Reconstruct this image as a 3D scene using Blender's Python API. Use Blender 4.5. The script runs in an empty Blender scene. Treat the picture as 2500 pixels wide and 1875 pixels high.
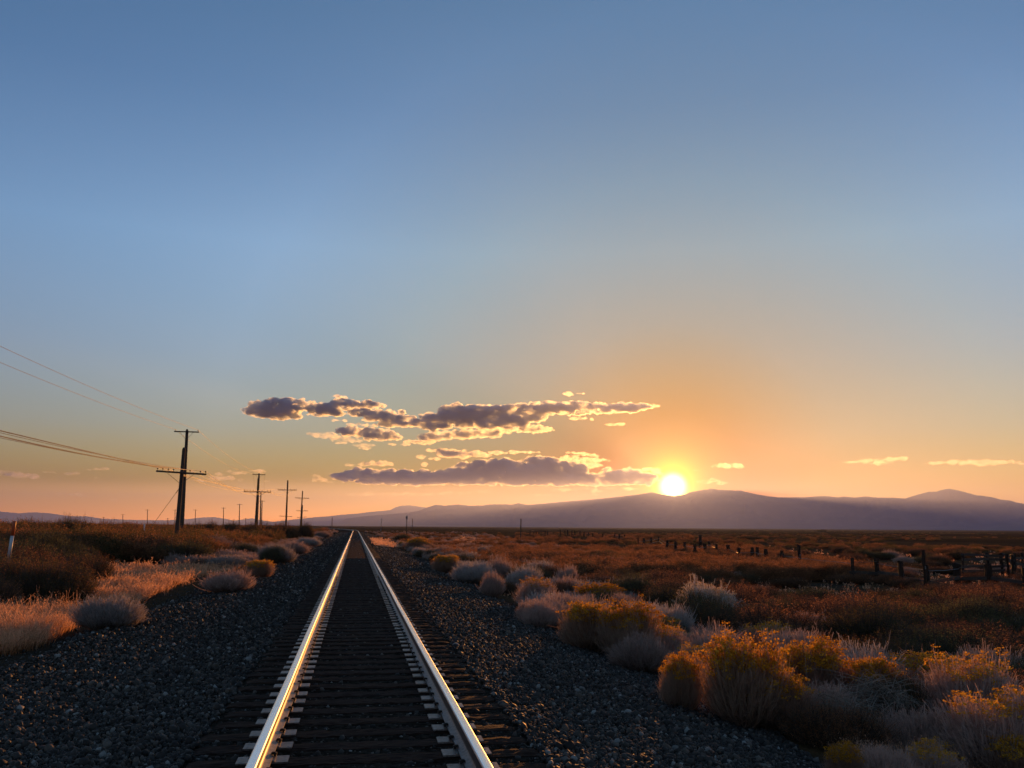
import bpy, bmesh, math, random
import numpy as np
from mathutils import Vector, Matrix, noise

scene = bpy.context.scene
col = scene.collection
rng = np.random.default_rng(7)
random.seed(7)
R = math.radians

# ------------------------------------------------------------------ camera
W, H, F = 2500.0, 1875.0, 2100.0
HORIZ = 1286.0
TH = math.atan((HORIZ - H / 2) / F)
ROLL = R(0.40)
PSI = math.atan((1250 - 870) * math.cos(TH) / F)
CAM = Vector((-0.145, 0.0, 1.53))
fw = Vector((math.sin(PSI) * math.cos(TH), math.cos(PSI) * math.cos(TH), math.sin(TH)))
rt0 = Vector((math.cos(PSI), -math.sin(PSI), 0))
up0 = rt0.cross(fw)
rt = rt0 * math.cos(ROLL) + up0 * math.sin(ROLL)
up = rt.cross(fw)


def ray(x, y):
    d = fw + rt * ((x - W / 2) / F) + up * ((H / 2 - y) / F)
    return d.normalized()


def proj(p):
    q = Vector(p) - CAM
    z = q.dot(fw)
    return W / 2 + F * q.dot(rt) / z, H / 2 - F * q.dot(up) / z


cam_data = bpy.data.cameras.new('camera')
cam = bpy.data.objects.new('camera', cam_data)
col.objects.link(cam)
m = Matrix((rt, up, -fw)).transposed().to_4x4()
m.translation = CAM
cam.matrix_world = m
cam_data.sensor_width = 36
cam_data.lens = 36 * F / W
cam_data.clip_start = 0.05
cam_data.clip_end = 300000
scene.camera = cam

# ------------------------------------------------------------------ helpers
def tag(o, label=None, cat=None, group=None, kind=None):
    if label: o['label'] = label
    if cat: o['category'] = cat
    if group: o['group'] = group
    if kind: o['kind'] = kind
    return o


def empty(name, loc, rz=0.0):
    o = bpy.data.objects.new(name, None)
    o.empty_display_size = 0.1
    o.location = loc
    o.rotation_euler = (0, 0, rz)
    col.objects.link(o)
    return o


def link(name, me, mat=None, parent=None, loc=None):
    o = bpy.data.objects.new(name, me)
    col.objects.link(o)
    if mat is not None and len(me.materials) == 0:
        for mm in (mat if isinstance(mat, (list, tuple)) else [mat]):
            me.materials.append(mm)
    if parent is not None:
        o.parent = parent
    if loc is not None:
        o.location = loc
    return o


def mesh_np(name, verts, faces, smooth=False, mat_idx=None, attrs=None):
    """faces: (n,k) int array, k is 3 or 4"""
    me = bpy.data.meshes.new(name)
    v = np.asarray(verts, dtype=np.float32)
    f = np.asarray(faces, dtype=np.int32)
    n, k = f.shape
    me.vertices.add(len(v)); me.vertices.foreach_set('co', v.ravel())
    me.loops.add(n * k); me.loops.foreach_set('vertex_index', f.ravel())
    me.polygons.add(n)
    me.polygons.foreach_set('loop_start', np.arange(0, n * k, k, dtype=np.int32))
    me.polygons.foreach_set('loop_total', np.full(n, k, dtype=np.int32))
    if smooth: me.polygons.foreach_set('use_smooth', np.ones(n, dtype=bool))
    if mat_idx is not None: me.polygons.foreach_set('material_index', np.asarray(mat_idx, dtype=np.int32))
    if attrs:
        for an, av in attrs.items():
            a = me.attributes.new(an, 'FLOAT', 'POINT')
            a.data.foreach_set('value', np.asarray(av, dtype=np.float32))
    me.update(calc_edges=True)
    me.validate()
    return me


class MB:
    """collects simple solids into one mesh"""
    def __init__(s): s.v = []; s.f = []
    def add(s, vs, fs):
        b = len(s.v); s.v += [tuple(p) for p in vs]; s.f += [tuple(i + b for i in q) for q in fs]
    def box(s, c, d, M=None):
        x, y, z = d[0] / 2, d[1] / 2, d[2] / 2
        p = [Vector((sx * x, sy * y, sz * z)) for sx in (-1, 1) for sy in (-1, 1) for sz in (-1, 1)]
        if M is not None: p = [M @ q for q in p]
        p = [q + Vector(c) for q in p]
        s.add(p, [(0, 1, 3, 2), (4, 6, 7, 5), (0, 4, 5, 1), (2, 3, 7, 6), (0, 2, 6, 4), (1, 5, 7, 3)])
    def tube(s, pts, rad, n=8, cap=True):
        pts = [Vector(p) for p in pts]
        if not isinstance(rad, (list, tuple)): rad = [rad] * len(pts)
        vs, fs = [], []
        t0 = (pts[1] - pts[0]).normalized()
        ref = Vector((0, 0, 1)) if abs(t0.z) < 0.9 else Vector((1, 0, 0))
        for i, p in enumerate(pts):
            t = (pts[min(i + 1, len(pts) - 1)] - pts[max(i - 1, 0)]).normalized()
            a = t.cross(ref).normalized(); b = a.cross(t)
            for k in range(n):
                an = 2 * math.pi * k / n
                vs.append(p + (a * math.cos(an) + b * math.sin(an)) * rad[i])
        for i in range(len(pts) - 1):
            for k in range(n):
                fs.append((i * n + k, i * n + (k + 1) % n, (i + 1) * n + (k + 1) % n, (i + 1) * n + k))
        if cap:
            fs.append(tuple(range(n - 1, -1, -1))); fs.append(tuple((len(pts) - 1) * n + k for k in range(n)))
        s.add(vs, fs)
    def mesh(s, name, smooth=False):
        me = bpy.data.meshes.new(name)
        me.from_pydata(s.v, [], s.f)
        if smooth:
            me.polygons.foreach_set('use_smooth', np.ones(len(me.polygons), dtype=bool))
        me.update()
        bm = bmesh.new(); bm.from_mesh(me); bmesh.ops.recalc_face_normals(bm, faces=bm.faces); bm.to_mesh(me); bm.free()
        return me
    def build(s, name, mat, parent=None, smooth=False, loc=None):
        return link(name, s.mesh(name, smooth), mat, parent, loc)


# ------------------------------------------------------------------ node helpers
class NT:
    def __init__(s, name, world=None):
        if world is None:
            s.m = bpy.data.materials.new(name); s.m.use_nodes = True; s.t = s.m.node_tree
        else:
            s.m = world; s.t = world.node_tree
        s.t.nodes.clear()
    def n(s, typ, **kw):
        nd = s.t.nodes.new(typ)
        for k, v in kw.items():
            if k[0] == '_': continue
            setattr(nd, k, v)
        return nd
    def l(s, a, b): s.t.links.new(a, b)
    def set(s, sock, v):
        if isinstance(v, bpy.types.NodeSocket): s.l(v, sock)
        elif isinstance(v, (tuple, list)) and len(v) == 3 and sock.type == 'RGBA': sock.default_value = (*v, 1)
        else: sock.default_value = v
    def math(s, op, a, b=None, c=None, clamp=False):
        nd = s.n('ShaderNodeMath', operation=op); nd.use_clamp = clamp
        s.set(nd.inputs[0], a)
        if b is not None: s.set(nd.inputs[1], b)
        if c is not None: s.set(nd.inputs[2], c)
        return nd.outputs[0]
    def vmath(s, op, a, b=None, out=0):
        nd = s.n('ShaderNodeVectorMath', operation=op)
        s.set(nd.inputs[0], a)
        if b is not None: s.set(nd.inputs[1], b)
        return nd.outputs[out]
    def noise(s, vec, scale, detail=4, rough=0.55, dim='3D', out='Fac'):
        nd = s.n('ShaderNodeTexNoise', noise_dimensions=dim)
        if vec is not None: s.l(vec, nd.inputs['Vector'])
        nd.inputs['Scale'].default_value = scale
        nd.inputs['Detail'].default_value = detail
        nd.inputs['Roughness'].default_value = rough
        return nd.outputs[out]
    def ramp(s, fac, stops, interp='LINEAR'):
        nd = s.n('ShaderNodeValToRGB'); nd.color_ramp.interpolation = interp
        e = nd.color_ramp.elements
        while len(e) > 1: e.remove(e[-1])
        for i, (p, c) in enumerate(stops):
            el = e[0] if i == 0 else e.new(p)
            el.position = p
            el.color = (*c, 1) if len(c) == 3 else c
        s.l(fac, nd.inputs[0])
        return nd.outputs[0]
    def mix(s, fac, a, b, blend='MIX'):
        nd = s.n('ShaderNodeMix', data_type='RGBA', blend_type=blend)
        s.set(nd.inputs[0], fac); s.set(nd.inputs[6], a); s.set(nd.inputs[7], b)
        return nd.outputs[2]
    def maprange(s, v, a, b, c=0.0, d=1.0, interp='LINEAR'):
        nd = s.n('ShaderNodeMapRange', interpolation_type=interp)
        s.set(nd.inputs[0], v)
        for i, q in enumerate((a, b, c, d)): nd.inputs[i + 1].default_value = q
        return nd.outputs[0]
    def coord(s, out='Object'):
        return s.n('ShaderNodeTexCoord').outputs[out]
    def mapping(s, vec, scale=(1, 1, 1), rot=(0, 0, 0), loc=(0, 0, 0)):
        nd = s.n('ShaderNodeMapping')
        s.l(vec, nd.inputs[0]); nd.inputs['Scale'].default_value = scale
        nd.inputs['Rotation'].default_value = rot; nd.inputs['Location'].default_value = loc
        return nd.outputs[0]
    def bump(s, h, strength=0.5, dist=0.02):
        nd = s.n('ShaderNodeBump'); s.l(h, nd.inputs['Height'])
        nd.inputs['Strength'].default_value = strength; nd.inputs['Distance'].default_value = dist
        return nd.outputs[0]
    def principled(s, color, rough=0.8, metal=0.0, normal=None, spec=0.5):
        nd = s.n('ShaderNodeBsdfPrincipled')
        s.set(nd.inputs['Base Color'], color); s.set(nd.inputs['Roughness'], rough); s.set(nd.inputs['Metallic'], metal)
        nd.inputs['Specular IOR Level'].default_value = spec
        if normal is not None: s.l(normal, nd.inputs['Normal'])
        return nd
    def out(s, sh, vol=None):
        o = s.n('ShaderNodeOutputMaterial')
        if sh is not None: s.l(sh, o.inputs['Surface'])
        if vol is not None: s.l(vol, o.inputs['Volume'])
        return s.m
# ------------------------------------------------------------------ light settings
SUN_E, SUN_C = 5.0, (1.0, 0.38, 0.085)
AIR, DUST, OZONE = 1.0, 1.0, 1.0
GLOW = [(0.10, 4.5, (1.0, 0.38, 0.0)), (0.9, 1.5, (1.0, 0.44, 0.0)), (5.0, 0.6, (1.0, 0.66, 0.0))]
DISC = 6.0
SKYTINT = (1, 1, 1)
ELRAMP = [(0.0, (4.2, 2.3, 0.15)), (0.04, (1.75, 1.08, 0.24)), (0.1, (1.54, 1.34, 1.38)), (0.18, (1.56, 1.66, 2.15)), (0.3, (1.70, 2.22, 3.05)), (0.45, (1.18, 1.82, 2.70)), (0.6, (1.0, 1.75, 2.55)), (1.0, (1.2, 1.3, 1.45))]
SKY_S = 0.054
HAZE_C, HAZE_D, HAZE_G = (0.25, 0.34, 0.74), 5.0e-5, 0.62
EXPOSURE = 1.13
ANGRAMP = [(0.0, (0.20, 0.10, 0.004)), (0.08, (0.22, 0.15, 0.02)), (0.18, (0.33, 0.38, 0.34)), (0.33, (0.56, 0.65, 0.60)), (0.5, (0.79, 0.84, 0.84)), (0.75, (0.85, 0.84, 0.86))]
CLOUDS_ON = True
CLOUD_C, CLOUD_D, CLOUD_G, CLOUD_LUMP = (0.66, 0.76, 0.86, 1), 1.2, 0.64, 240
STONES = 1.0
SCRUB = 1.0
GRASS = 1.0
CLOUD_STEP = 0.12
# ------------------------------------------------------------------ light, sky, air
SUN = ray(1643, 1190)
sun_el = math.asin(SUN.z)
sun_az = math.atan2(SUN.x, SUN.y)
sd = bpy.data.lights.new('sun', 'SUN')
sd.energy = SUN_E
sd.angle = R(0.5)
sd.color = SUN_C
so = bpy.data.objects.new('sun', sd); col.objects.link(so)
so.rotation_euler = (-SUN).to_track_quat('-Z', 'Y').to_euler()

world = bpy.data.worlds.new('World'); scene.world = world; world.use_nodes = True
w = NT('world', world)
sky = w.n('ShaderNodeTexSky', sky_type='NISHITA')
sky.sun_disc = False
sky.sun_elevation = sun_el
sky.sun_rotation = sun_az
sky.altitude = 1400
sky.air_density = AIR
sky.dust_density = DUST
sky.ozone_density = OZONE
dirv = w.coord('Generated')
cosang = w.vmath('DOT_PRODUCT', dirv, tuple(SUN), out=1)
ang = w.math('ARCCOSINE', w.math('MINIMUM', cosang, 0.9999999))
def expo(a, k):   # exp(-ang/k)*a
    return w.math('MULTIPLY', w.math('EXPONENT', w.math('DIVIDE', ang, -k)), a)
tot = None
def addc(tot, fac, c):
    m_ = w.vmath('SCALE', c); nd = m_.node; w.l(fac, nd.inputs['Scale'])
    return m_ if tot is None else w.vmath('ADD', tot, m_)
for a, k, c in GLOW:
    tot = addc(tot, expo(a, R(k)), c)
disc = w.maprange(ang, R(0.15), R(1.25), DISC, 0.0, 'SMOOTHERSTEP')
tot = addc(tot, disc, (1.0, 0.72, 0.30))
bc = w.vmath('MULTIPLY', sky.outputs[0], SKYTINT)
el = w.n('ShaderNodeSeparateXYZ'); w.l(dirv, el.inputs[0])
skc = w.mix(1.0, bc, w.ramp(w.maprange(w.math('ARCSINE', el.outputs[2]), 0, R(60)), ELRAMP), 'MULTIPLY')
angc = w.ramp(w.maprange(ang, 0, R(60)), ANGRAMP)
skc = w.mix(1.0, skc, angc, 'MULTIPLY')
glow_s = w.vmath('SCALE', tot); glow_s.node.inputs['Scale'].default_value = 1.0 / SKY_S
fin = w.vmath('ADD', skc, glow_s)
bg = w.n('ShaderNodeBackground'); w.l(fin, bg.inputs[0]); bg.inputs[1].default_value = SKY_S
wo = w.n('ShaderNodeOutputWorld'); w.l(bg.outputs[0], wo.inputs[0])

# the air: one closed box of thin pale haze
hz = NT('haze_air')
pv = hz.n('ShaderNodeVolumePrincipled')
pv.inputs['Color'].default_value = (*HAZE_C, 1)
pv.inputs['Density'].default_value = HAZE_D
pv.inputs['Anisotropy'].default_value = HAZE_G
hm = hz.out(None, pv.outputs[0])
b = MB(); b.box((0, 0, 496), (64000, 64000, 1004)); hb = b.build('haze', hm)
tag(hb, 'thin warm evening haze over the whole plain', 'haze', kind='stuff')

scene.view_settings.view_transform = 'Standard'
scene.view_settings.look = 'None'
scene.view_settings.gamma = 1
scene.view_settings.exposure = EXPOSURE
cy = scene.cycles
cy.max_bounces = 8; cy.diffuse_bounces = 3; cy.glossy_bounces = 3; cy.transmission_bounces = 4
cy.volume_bounces = 4; cy.transparent_max_bounces = 12
cy.use_denoising = True
cy.sample_clamp_indirect = 3.0
cy.caustics_reflective = False; cy.caustics_refractive = False
# ------------------------------------------------------------------ far land
def from_crop(pts, ox, oy, s): return [(ox + x / s, oy + y / s) for x, y in pts]
main_px = from_crop([(560,697),(600,690),(640,675),(700,665),(800,657),(900,650),(960,640),(1000,625),(1040,612),(1080,617),(1140,611),(1190,617),(1250,616),(1280,611),(1350,610),(1380,613),(1410,605),(1450,613),(1530,607),(1600,600),(1700,592),(1800,583),(1900,572),(1960,565),(2010,556),(2060,566),(2110,574),(2160,566)], 500, 900, 1.843) \
    + from_crop([(170,266),(200,252),(270,238),(340,228),(380,235),(480,240),(510,238),(560,252),(620,265),(680,275),(740,281),(900,280),(960,275),(1020,273),(1100,280),(1130,275),(1200,282),(1260,274),(1330,282),(1410,282),(1500,287),(1560,268),(1640,247),(1690,246),(1720,235),(1765,229),(1820,240),(1870,253),(1925,268),(1970,272),(2030,282),(2070,294),(2120,298),(2170,312),(2212,320)], 1600, 1100, 2.458) \
    + [(2620, 1245), (2760, 1262), (2950, 1250), (3300, 1275), (3700, 1296)]
far_px = from_crop([(300,690),(440,674),(500,668),(560,664),(620,657),(680,653),(740,645),(800,640),(835,636),(855,625),(880,617),(920,615),(975,622),(1040,630),(1200,650),(1400,690)], 500, 900, 1.843)
low_px = from_crop([(-900,660),(-500,640),(-200,625),(0,612),(60,617),(120,622),(200,616),(300,622),(420,640),(520,640),(620,655),(800,662),(1000,664),(1130,657),(1200,648),(1290,645),(1350,655),(1400,665),(1450,660),(1510,652),(1580,665),(1700,680)], 0, 1000, 2.458)


def prof(pts):
    az, te = [], []
    for x, y in pts:
        d = ray(x, y)
        az.append(math.atan2(d.x, d.y)); te.append(d.z / math.hypot(d.x, d.y))
    return np.array(az), np.array(te)


def fbm(p, oct=5, lac=2.1, gain=0.5):
    s = 0; a = 1
    for _ in range(oct):
        s += a * noise.noise(p); p = p * lac; a *= gain
    return s


def ridge_obj(name, pts, dist, front, back, mat, amp, seed, step=0.0011, label=None):
    az, te = prof(pts)
    A = np.arange(az[0], az[-1], step)
    T = np.interp(A, az, te)
    cols = []
    fr = np.concatenate([np.linspace(0, 1, 17) ** 0.8, 1 + np.linspace(0.1, 1, 6)])
    verts = []
    for a, t in zip(A, T):
        hr = max(t, 0.0002) * dist + CAM.z
        for f_ in fr:
            if f_ <= 1:
                d = front + (dist - front) * f_
                base = f_ ** 1.55
            else:
                d = dist + (back - dist) * (f_ - 1); base = max(0, 1 - (f_ - 1)) ** 1.2
            p = Vector((math.sin(a) * d, math.cos(a) * d, 0))
            h = hr * base
            q = Vector((p.x / 1700 + seed, p.y / 1700, seed))
            g = (1 - abs(fbm(q, 4))) - 0.75
            wgt = 4 * base * (1 - base) if f_ <= 1 else 0.6 * (1 - base)
            fine = noise.noise(Vector((a * 900, seed, f_ * 7))) * 5 * base * min(1, hr / 300)
            z = min(h + g * amp * 1.6 * wgt * hr, hr * (d / dist) * 0.985 if f_ < 1 else 1e9) + (fine if f_ >= 0.9 else 0)
            verts.append((p.x, p.y, max(z, -3) - 1.8 * (1 if base < 0.02 else 0)))
    n, k = len(A), len(fr)
    i, j = np.meshgrid(np.arange(n - 1), np.arange(k - 1), indexing='ij')
    b0 = (i * k + j).ravel()
    faces = np.stack([b0, b0 + k, b0 + k + 1, b0 + 1], 1)
    me = mesh_np(name, verts, faces, smooth=True)
    o = link(name, me, mat)
    tag(o, label, kind='structure')
    return o


t = NT('mountain_slope')
oc = t.coord('Object')
mc = t.ramp(t.noise(oc, 0.002, 6, 0.6), [(0.3, (0.07, 0.055, 0.04)), (0.7, (0.14, 0.11, 0.08))])
mount_mat = t.out(t.principled(mc, 0.95, spec=0.1).outputs[0])
ridge_obj('mountain_ridge', main_px, 20000, 15500, 24000, mount_mat, 0.5, 3.3, label='long dark mountain ridge below the setting sun')
ridge_obj('distant_mountain', far_px, 29000, 26500, 31500, mount_mat, 0.4, 8.1, label='paler far mountain ridge left of the main ridge')
ridge_obj('distant_hills', low_px, 29500, 28000, 31500, mount_mat, 0.4, 5.7, label='low blue hills far behind the scrub')
# ------------------------------------------------------------------ clouds
# each: label, puff rows (x, y, half width, half height) in photo pixels, distance, softness
C1 = lambda pts: [(560 + x / 3.95, 940 + y / 3.95, a / 3.95, b / 3.95) for x, y, a, b in pts]
C2 = lambda pts: [(1060 + x / 3.687, 940 + y / 3.687, a / 3.687, b / 3.687) for x, y, a, b in pts]
C4 = lambda pts: [(1600 + x / 2.458, 1100 + y / 2.458, a / 2.458, b / 2.458) for x, y, a, b in pts]
C6 = lambda pts: [(x / 3.686, 800 + y / 3.686, a / 3.686, b / 3.686) for x, y, a, b in pts]
C5 = lambda pts: [(350 + x / 4.424, 1000 + y / 4.424, a / 4.424, b / 4.424) for x, y, a, b in pts]
TH_, MD_, TN_ = 2.0, 1.0, 0.26       # thickness of the cloud along the view, relative to its height
CLOUDS = [
    ('dark grey cloud highest on the left with a ragged lit right end', 42000, 0.010, TH_,
     C1([(210,255,70,38),(330,220,130,62),(330,280,140,34),(480,225,150,85),(450,300,120,34),(620,230,140,95),(600,290,80,40),(720,185,110,42),(800,215,90,35),(840,260,130,45),(950,240,110,55),(1040,270,70,35)])),
    ('grey cloud right of the highest left one with a peach top', 42500, 0.010, TH_,
     C1([(1040,190,80,45),(1120,175,90,42),(1230,190,110,40),(1350,190,100,36),(1450,200,60,20),(1110,225,50,20)])),
    ('small dark shred of cloud above the upper bank', 43000, 0.008, MD_, C1([(1030,108,45,12),(1100,118,45,12)])),
    ('ragged grey cloud linking the left bank to the big central one', 42000, 0.010, TH_,
     C1([(1190,275,60,30),(1290,270,110,40),(1400,290,120,45),(1510,300,130,62),(1600,330,130,60),(1540,375,100,30),(1350,335,70,20),(1720,350,110,48),(1640,375,80,28),(1660,260,36,22)])),
    ('broad central grey cloud reaching right to a golden tip near the sun', 41000, 0.010, TH_,
     C1([(1830,370,90,40),(1920,330,90,60),(1950,400,130,40),(2060,300,110,60),(2100,370,130,60)])
     + C2([(60,310,130,50),(200,270,170,75),(330,290,200,90),(300,230,110,42),(480,260,210,80),(640,240,200,55),(540,345,190,55),(700,320,170,60),(850,300,160,40),(880,200,200,42),(1050,205,220,45),(1250,205,230,45),(1450,200,200,38),(1600,215,190,38),(1740,205,160,40),(1880,190,90,26),(1970,188,55,12),(1780,235,70,18),(1300,250,200,24),(960,250,140,36)])),
    ('grey lobe with a glowing underside below the central cloud', 40500, 0.009, MD_,
     C2([(770,390,90,38),(880,395,110,38),(1000,405,80,22),(620,410,90,30),(480,430,140,38),(330,440,150,40),(240,450,90,38),(540,460,80,16)])),
    ('peach and grey streak under the central cloud left end', 41000, 0.009, MD_,
     C1([(1880,500,80,36),(1960,510,110,36),(2060,500,90,30),(1900,550,110,20),(1780,550,110,16)]) + C2([(60,450,120,32)])),
    ('oval grey cloud with pale pink ends under the upper bank', 42000, 0.009, TH_,
     C1([(1100,450,80,34),(1190,450,110,46),(1300,465,130,44),(1430,470,130,46),(1540,490,100,38),(1610,510,70,20),(1420,515,120,26)])),
    ('thin pale pink fringe left of the oval cloud', 42000, 0.0045, TN_,
     C1([(800,472,60,12),(880,485,90,24),(980,495,90,34),(1060,520,110,34),(1180,535,100,26),(1080,560,60,10)])),
    ('small peach shred under the oval cloud', 42000, 0.0045, TN_, C1([(1250,582,70,12),(1340,580,80,14),(1310,612,60,12)])),
    ('small dark shreds left of the central cloud', 42000, 0.007, MD_, C1([(1160,382,36,9),(1230,380,36,14),(1300,388,36,14),(1390,390,36,16),(1060,343,70,7)])),
    ('small dark shred under the central cloud', 41000, 0.007, MD_, C1([(1700,572,50,14),(1570,570,36,9)])),
    ('flat slate cloud streak between the two cloud banks', 39000, 0.009, MD_,
     C1([(1960,632,60,14),(2050,650,80,28),(2160,665,90,34)]) + C2([(120,615,110,38),(240,625,130,32),(360,620,110,26),(460,635,70,14),(580,610,100,16),(720,600,46,14),(800,605,80,8),(900,604,60,8)])),
    ('tiny peach cone of cloud above the lower bank', 39500, 0.006, TN_, C1([(1840,695,46,20)])),
    ('small grey wisp beside the tiny peach cone', 39500, 0.007, MD_, C1([(1960,706,36,10),(2010,716,30,6)])),
    ('small round grey puff above the lower bank', 39500, 0.008, MD_, C1([(1875,768,36,16)])),
    ('short flat grey cloud above the left end of the lower bank', 39500, 0.008, MD_, C1([(1300,765,60,12),(1400,758,90,20),(1490,760,80,22)])),
    ('tiny peach puff left of the short flat cloud', 39500, 0.005, TN_, C1([(1160,770,40,12)])),
    ('long lower cloud bank of flat mauve grey above the ridge', 38000, 0.0095, TH_ * 1.5,
     C1([(1030,880,50,30),(1110,880,90,50),(1230,870,120,62),(1350,880,130,62),(1500,880,150,62),(1650,890,150,60),(1800,890,160,60),(1950,880,160,62),(2100,880,160,66),(1500,930,300,34),(1800,935,300,34),(2100,935,260,30)])
     + C2([(60,830,120,50),(200,810,150,60),(330,790,160,80),(450,770,150,90),(600,780,170,100),(750,780,160,95),(900,770,170,110),(1030,780,150,105),(1150,800,150,100),(1260,790,90,90),(560,870,260,36),(800,870,260,36),(1060,875,240,34),(250,850,180,40)])),
    ('mauve end of the lower bank running into the sun glare', 37500, 0.009, MD_ * 1.5,
     C2([(1330,850,120,50),(1450,850,130,60),(1580,830,110,65),(1700,830,120,70),(1820,840,120,65),(1920,850,110,50),(1600,880,260,26)])),
    ('glowing yellow shreds of cloud up against the sun', 37500, 0.005, TN_,
     C2([(1750,765,60,8),(1850,768,60,10),(1920,758,50,16),(2000,775,50,26),(2030,795,30,12)])),
    ('gold edged cloud left of the sun above the lower bank', 38000, 0.006, MD_,
     C2([(1270,612,90,10),(1360,625,90,16),(1430,638,60,14),(1180,660,50,22),(1260,670,70,30),(1400,670,100,16),(1500,680,80,14),(1400,720,110,26)])),
    ('peach puff rising from the lower bank', 38000, 0.006, TN_, C2([(860,655,40,18),(820,680,40,12)])),
    ('small golden twin puffs above the central cloud', 41000, 0.005, TN_, C2([(1210,82,50,18)])),
    ('thin pale bar of cloud above the central cloud tip', 41000, 0.004, TN_, C2([(1315,77,45,6)])),
    ('golden shred hanging below the central cloud tip', 41000, 0.004, TN_, C2([(1290,305,75,14),(1350,300,30,10),(1415,310,20,9)])),
    ('yellow bar of cloud left of the sun glow', 41000, 0.004, TN_, C2([(1590,356,50,11),(1670,352,50,12)])),
    ('bright yellow shred of cloud right of the sun', 39000, 0.0035, TN_, C4([(400,92,55,12),(460,92,50,16),(500,98,28,10)])),
    ('thin yellow outline cloud just over the ridge right of the sun', 38000, 0.0035, TN_, C4([(300,188,45,12),(350,180,40,12),(395,195,32,10),(250,120,20,4)])),
    ('thin golden cloud low on the right sky', 40000, 0.0035, TN_, C4([(1180,70,60,6),(1290,64,90,14),(1360,75,60,14),(1440,50,60,12),(1480,45,30,10)])),
    ('long thin cloud at the far right of the sky', 40000, 0.004, TN_ * 1.4, C4([(1690,76,90,6),(1800,70,90,12),(1900,72,90,14),(2010,74,80,14),(2110,72,60,10),(2195,80,20,4)])),
    ('dusky pink cloud at the left edge low in the sky', 40000, 0.006, TN_ * 1.6, C6([(40,1312,90,18),(140,1322,90,20),(240,1340,100,20),(320,1350,50,8)])),
    ('faint peach shred low in the left sky', 40000, 0.004, TN_, C6([(440,1298,50,10),(500,1308,30,6)])),
    ('small peach bar low in the left sky', 40000, 0.004, TN_, C6([(620,1316,40,9),(680,1312,36,9)])),
    ('small peach puff left of the double utility pole', 40000, 0.004, TN_, C6([(870,1276,40,8),(940,1272,44,14),(800,1278,14,6)])),
    ('long faint peach streak near the left horizon', 39000, 0.003, TN_, C6([(680,1498,50,8),(740,1515,50,8),(560,1490,40,4)])),
    ('tiny faint peach puff near the left horizon', 39000, 0.003, TN_, C6([(1020,1546,30,10),(880,1355,20,6)])),
    ('pink and grey cloud between the double pole and the next pole', 40000, 0.005, TN_ * 1.6, C5([(760,735,50,26),(840,750,90,20),(930,745,60,20),(830,700,50,18),(600,765,60,10)])),
    ('peach shred of cloud behind the second pole top', 40000, 0.004, TN_, C5([(900,665,50,12),(1000,690,60,14),(1080,680,50,12),(1170,662,50,8),(1260,668,60,16)])),
    ('pale puff right of the double pole crossarm', 40000, 0.004, TN_, C5([(525,665,28,14),(1060,760,30,12),(1330,772,30,8)])),
    ('peach and grey shreds at the left end of the lower bank', 39000, 0.0045, TN_, C1([(830,880,45,14),(870,915,70,22),(950,935,50,12)])),
    ('wide rippled peach veil of cloud above the left of the ridge', 38000, 0.0016, TN_,
     C1([(1200,1060,140,14),(1350,1050,160,18),(1500,1060,170,16),(1650,1050,150,14),(1800,1060,180,16),(2000,1055,160,12),(1500,1085,200,10)]) + C2([(200,970,200,16),(420,960,120,12)])),
    ('thin golden ripples low between the lower bank and the ridge', 37500, 0.0018, TN_,
     C2([(1180,945,160,10),(1350,935,150,8),(1500,955,170,8),(1650,930,150,6),(1000,990,120,8),(1450,985,130,6),(1780,940,80,8)])),
]
_ico = bmesh.new(); bmesh.ops.create_icosphere(_ico, subdivisions=2, radius=1.0)
ICV = np.array([v.co[:] for v in _ico.verts]); ICF = np.array([[v.index for v in f.verts] for f in _ico.faces]); _ico.free()
crng = np.random.default_rng(11)
tex = bpy.data.textures.new('cloud_lumps', 'CLOUDS'); tex.noise_scale = 300; tex.noise_depth = 6
tex2 = bpy.data.textures.new('cloud_shreds', 'CLOUDS'); tex2.noise_scale = 95; tex2.noise_depth = 3
cloud_mats = {}


def cloud_mat(d):
    if d not in cloud_mats:
        t = NT('cloud_vapour')
        v = t.n('ShaderNodeVolumePrincipled')
        v.inputs['Color'].default_value = CLOUD_C
        oc = t.coord('Object')
        mp = t.mapping(oc, (1, 1, 1.7))
        nz = t.noise(mp, 1 / 520.0, 6, 0.62)
        t.l(t.math('MULTIPLY', t.maprange(nz, 0.33, 0.62, 0.0, 1.0, 'SMOOTHSTEP'), d * CLOUD_D), v.inputs['Density'])
        v.inputs['Anisotropy'].default_value = CLOUD_G
        cloud_mats[d] = t.out(None, v.outputs[0])
        cloud_mats[d].cycles.volume_step_rate = CLOUD_STEP
    return cloud_mats[d]


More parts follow.
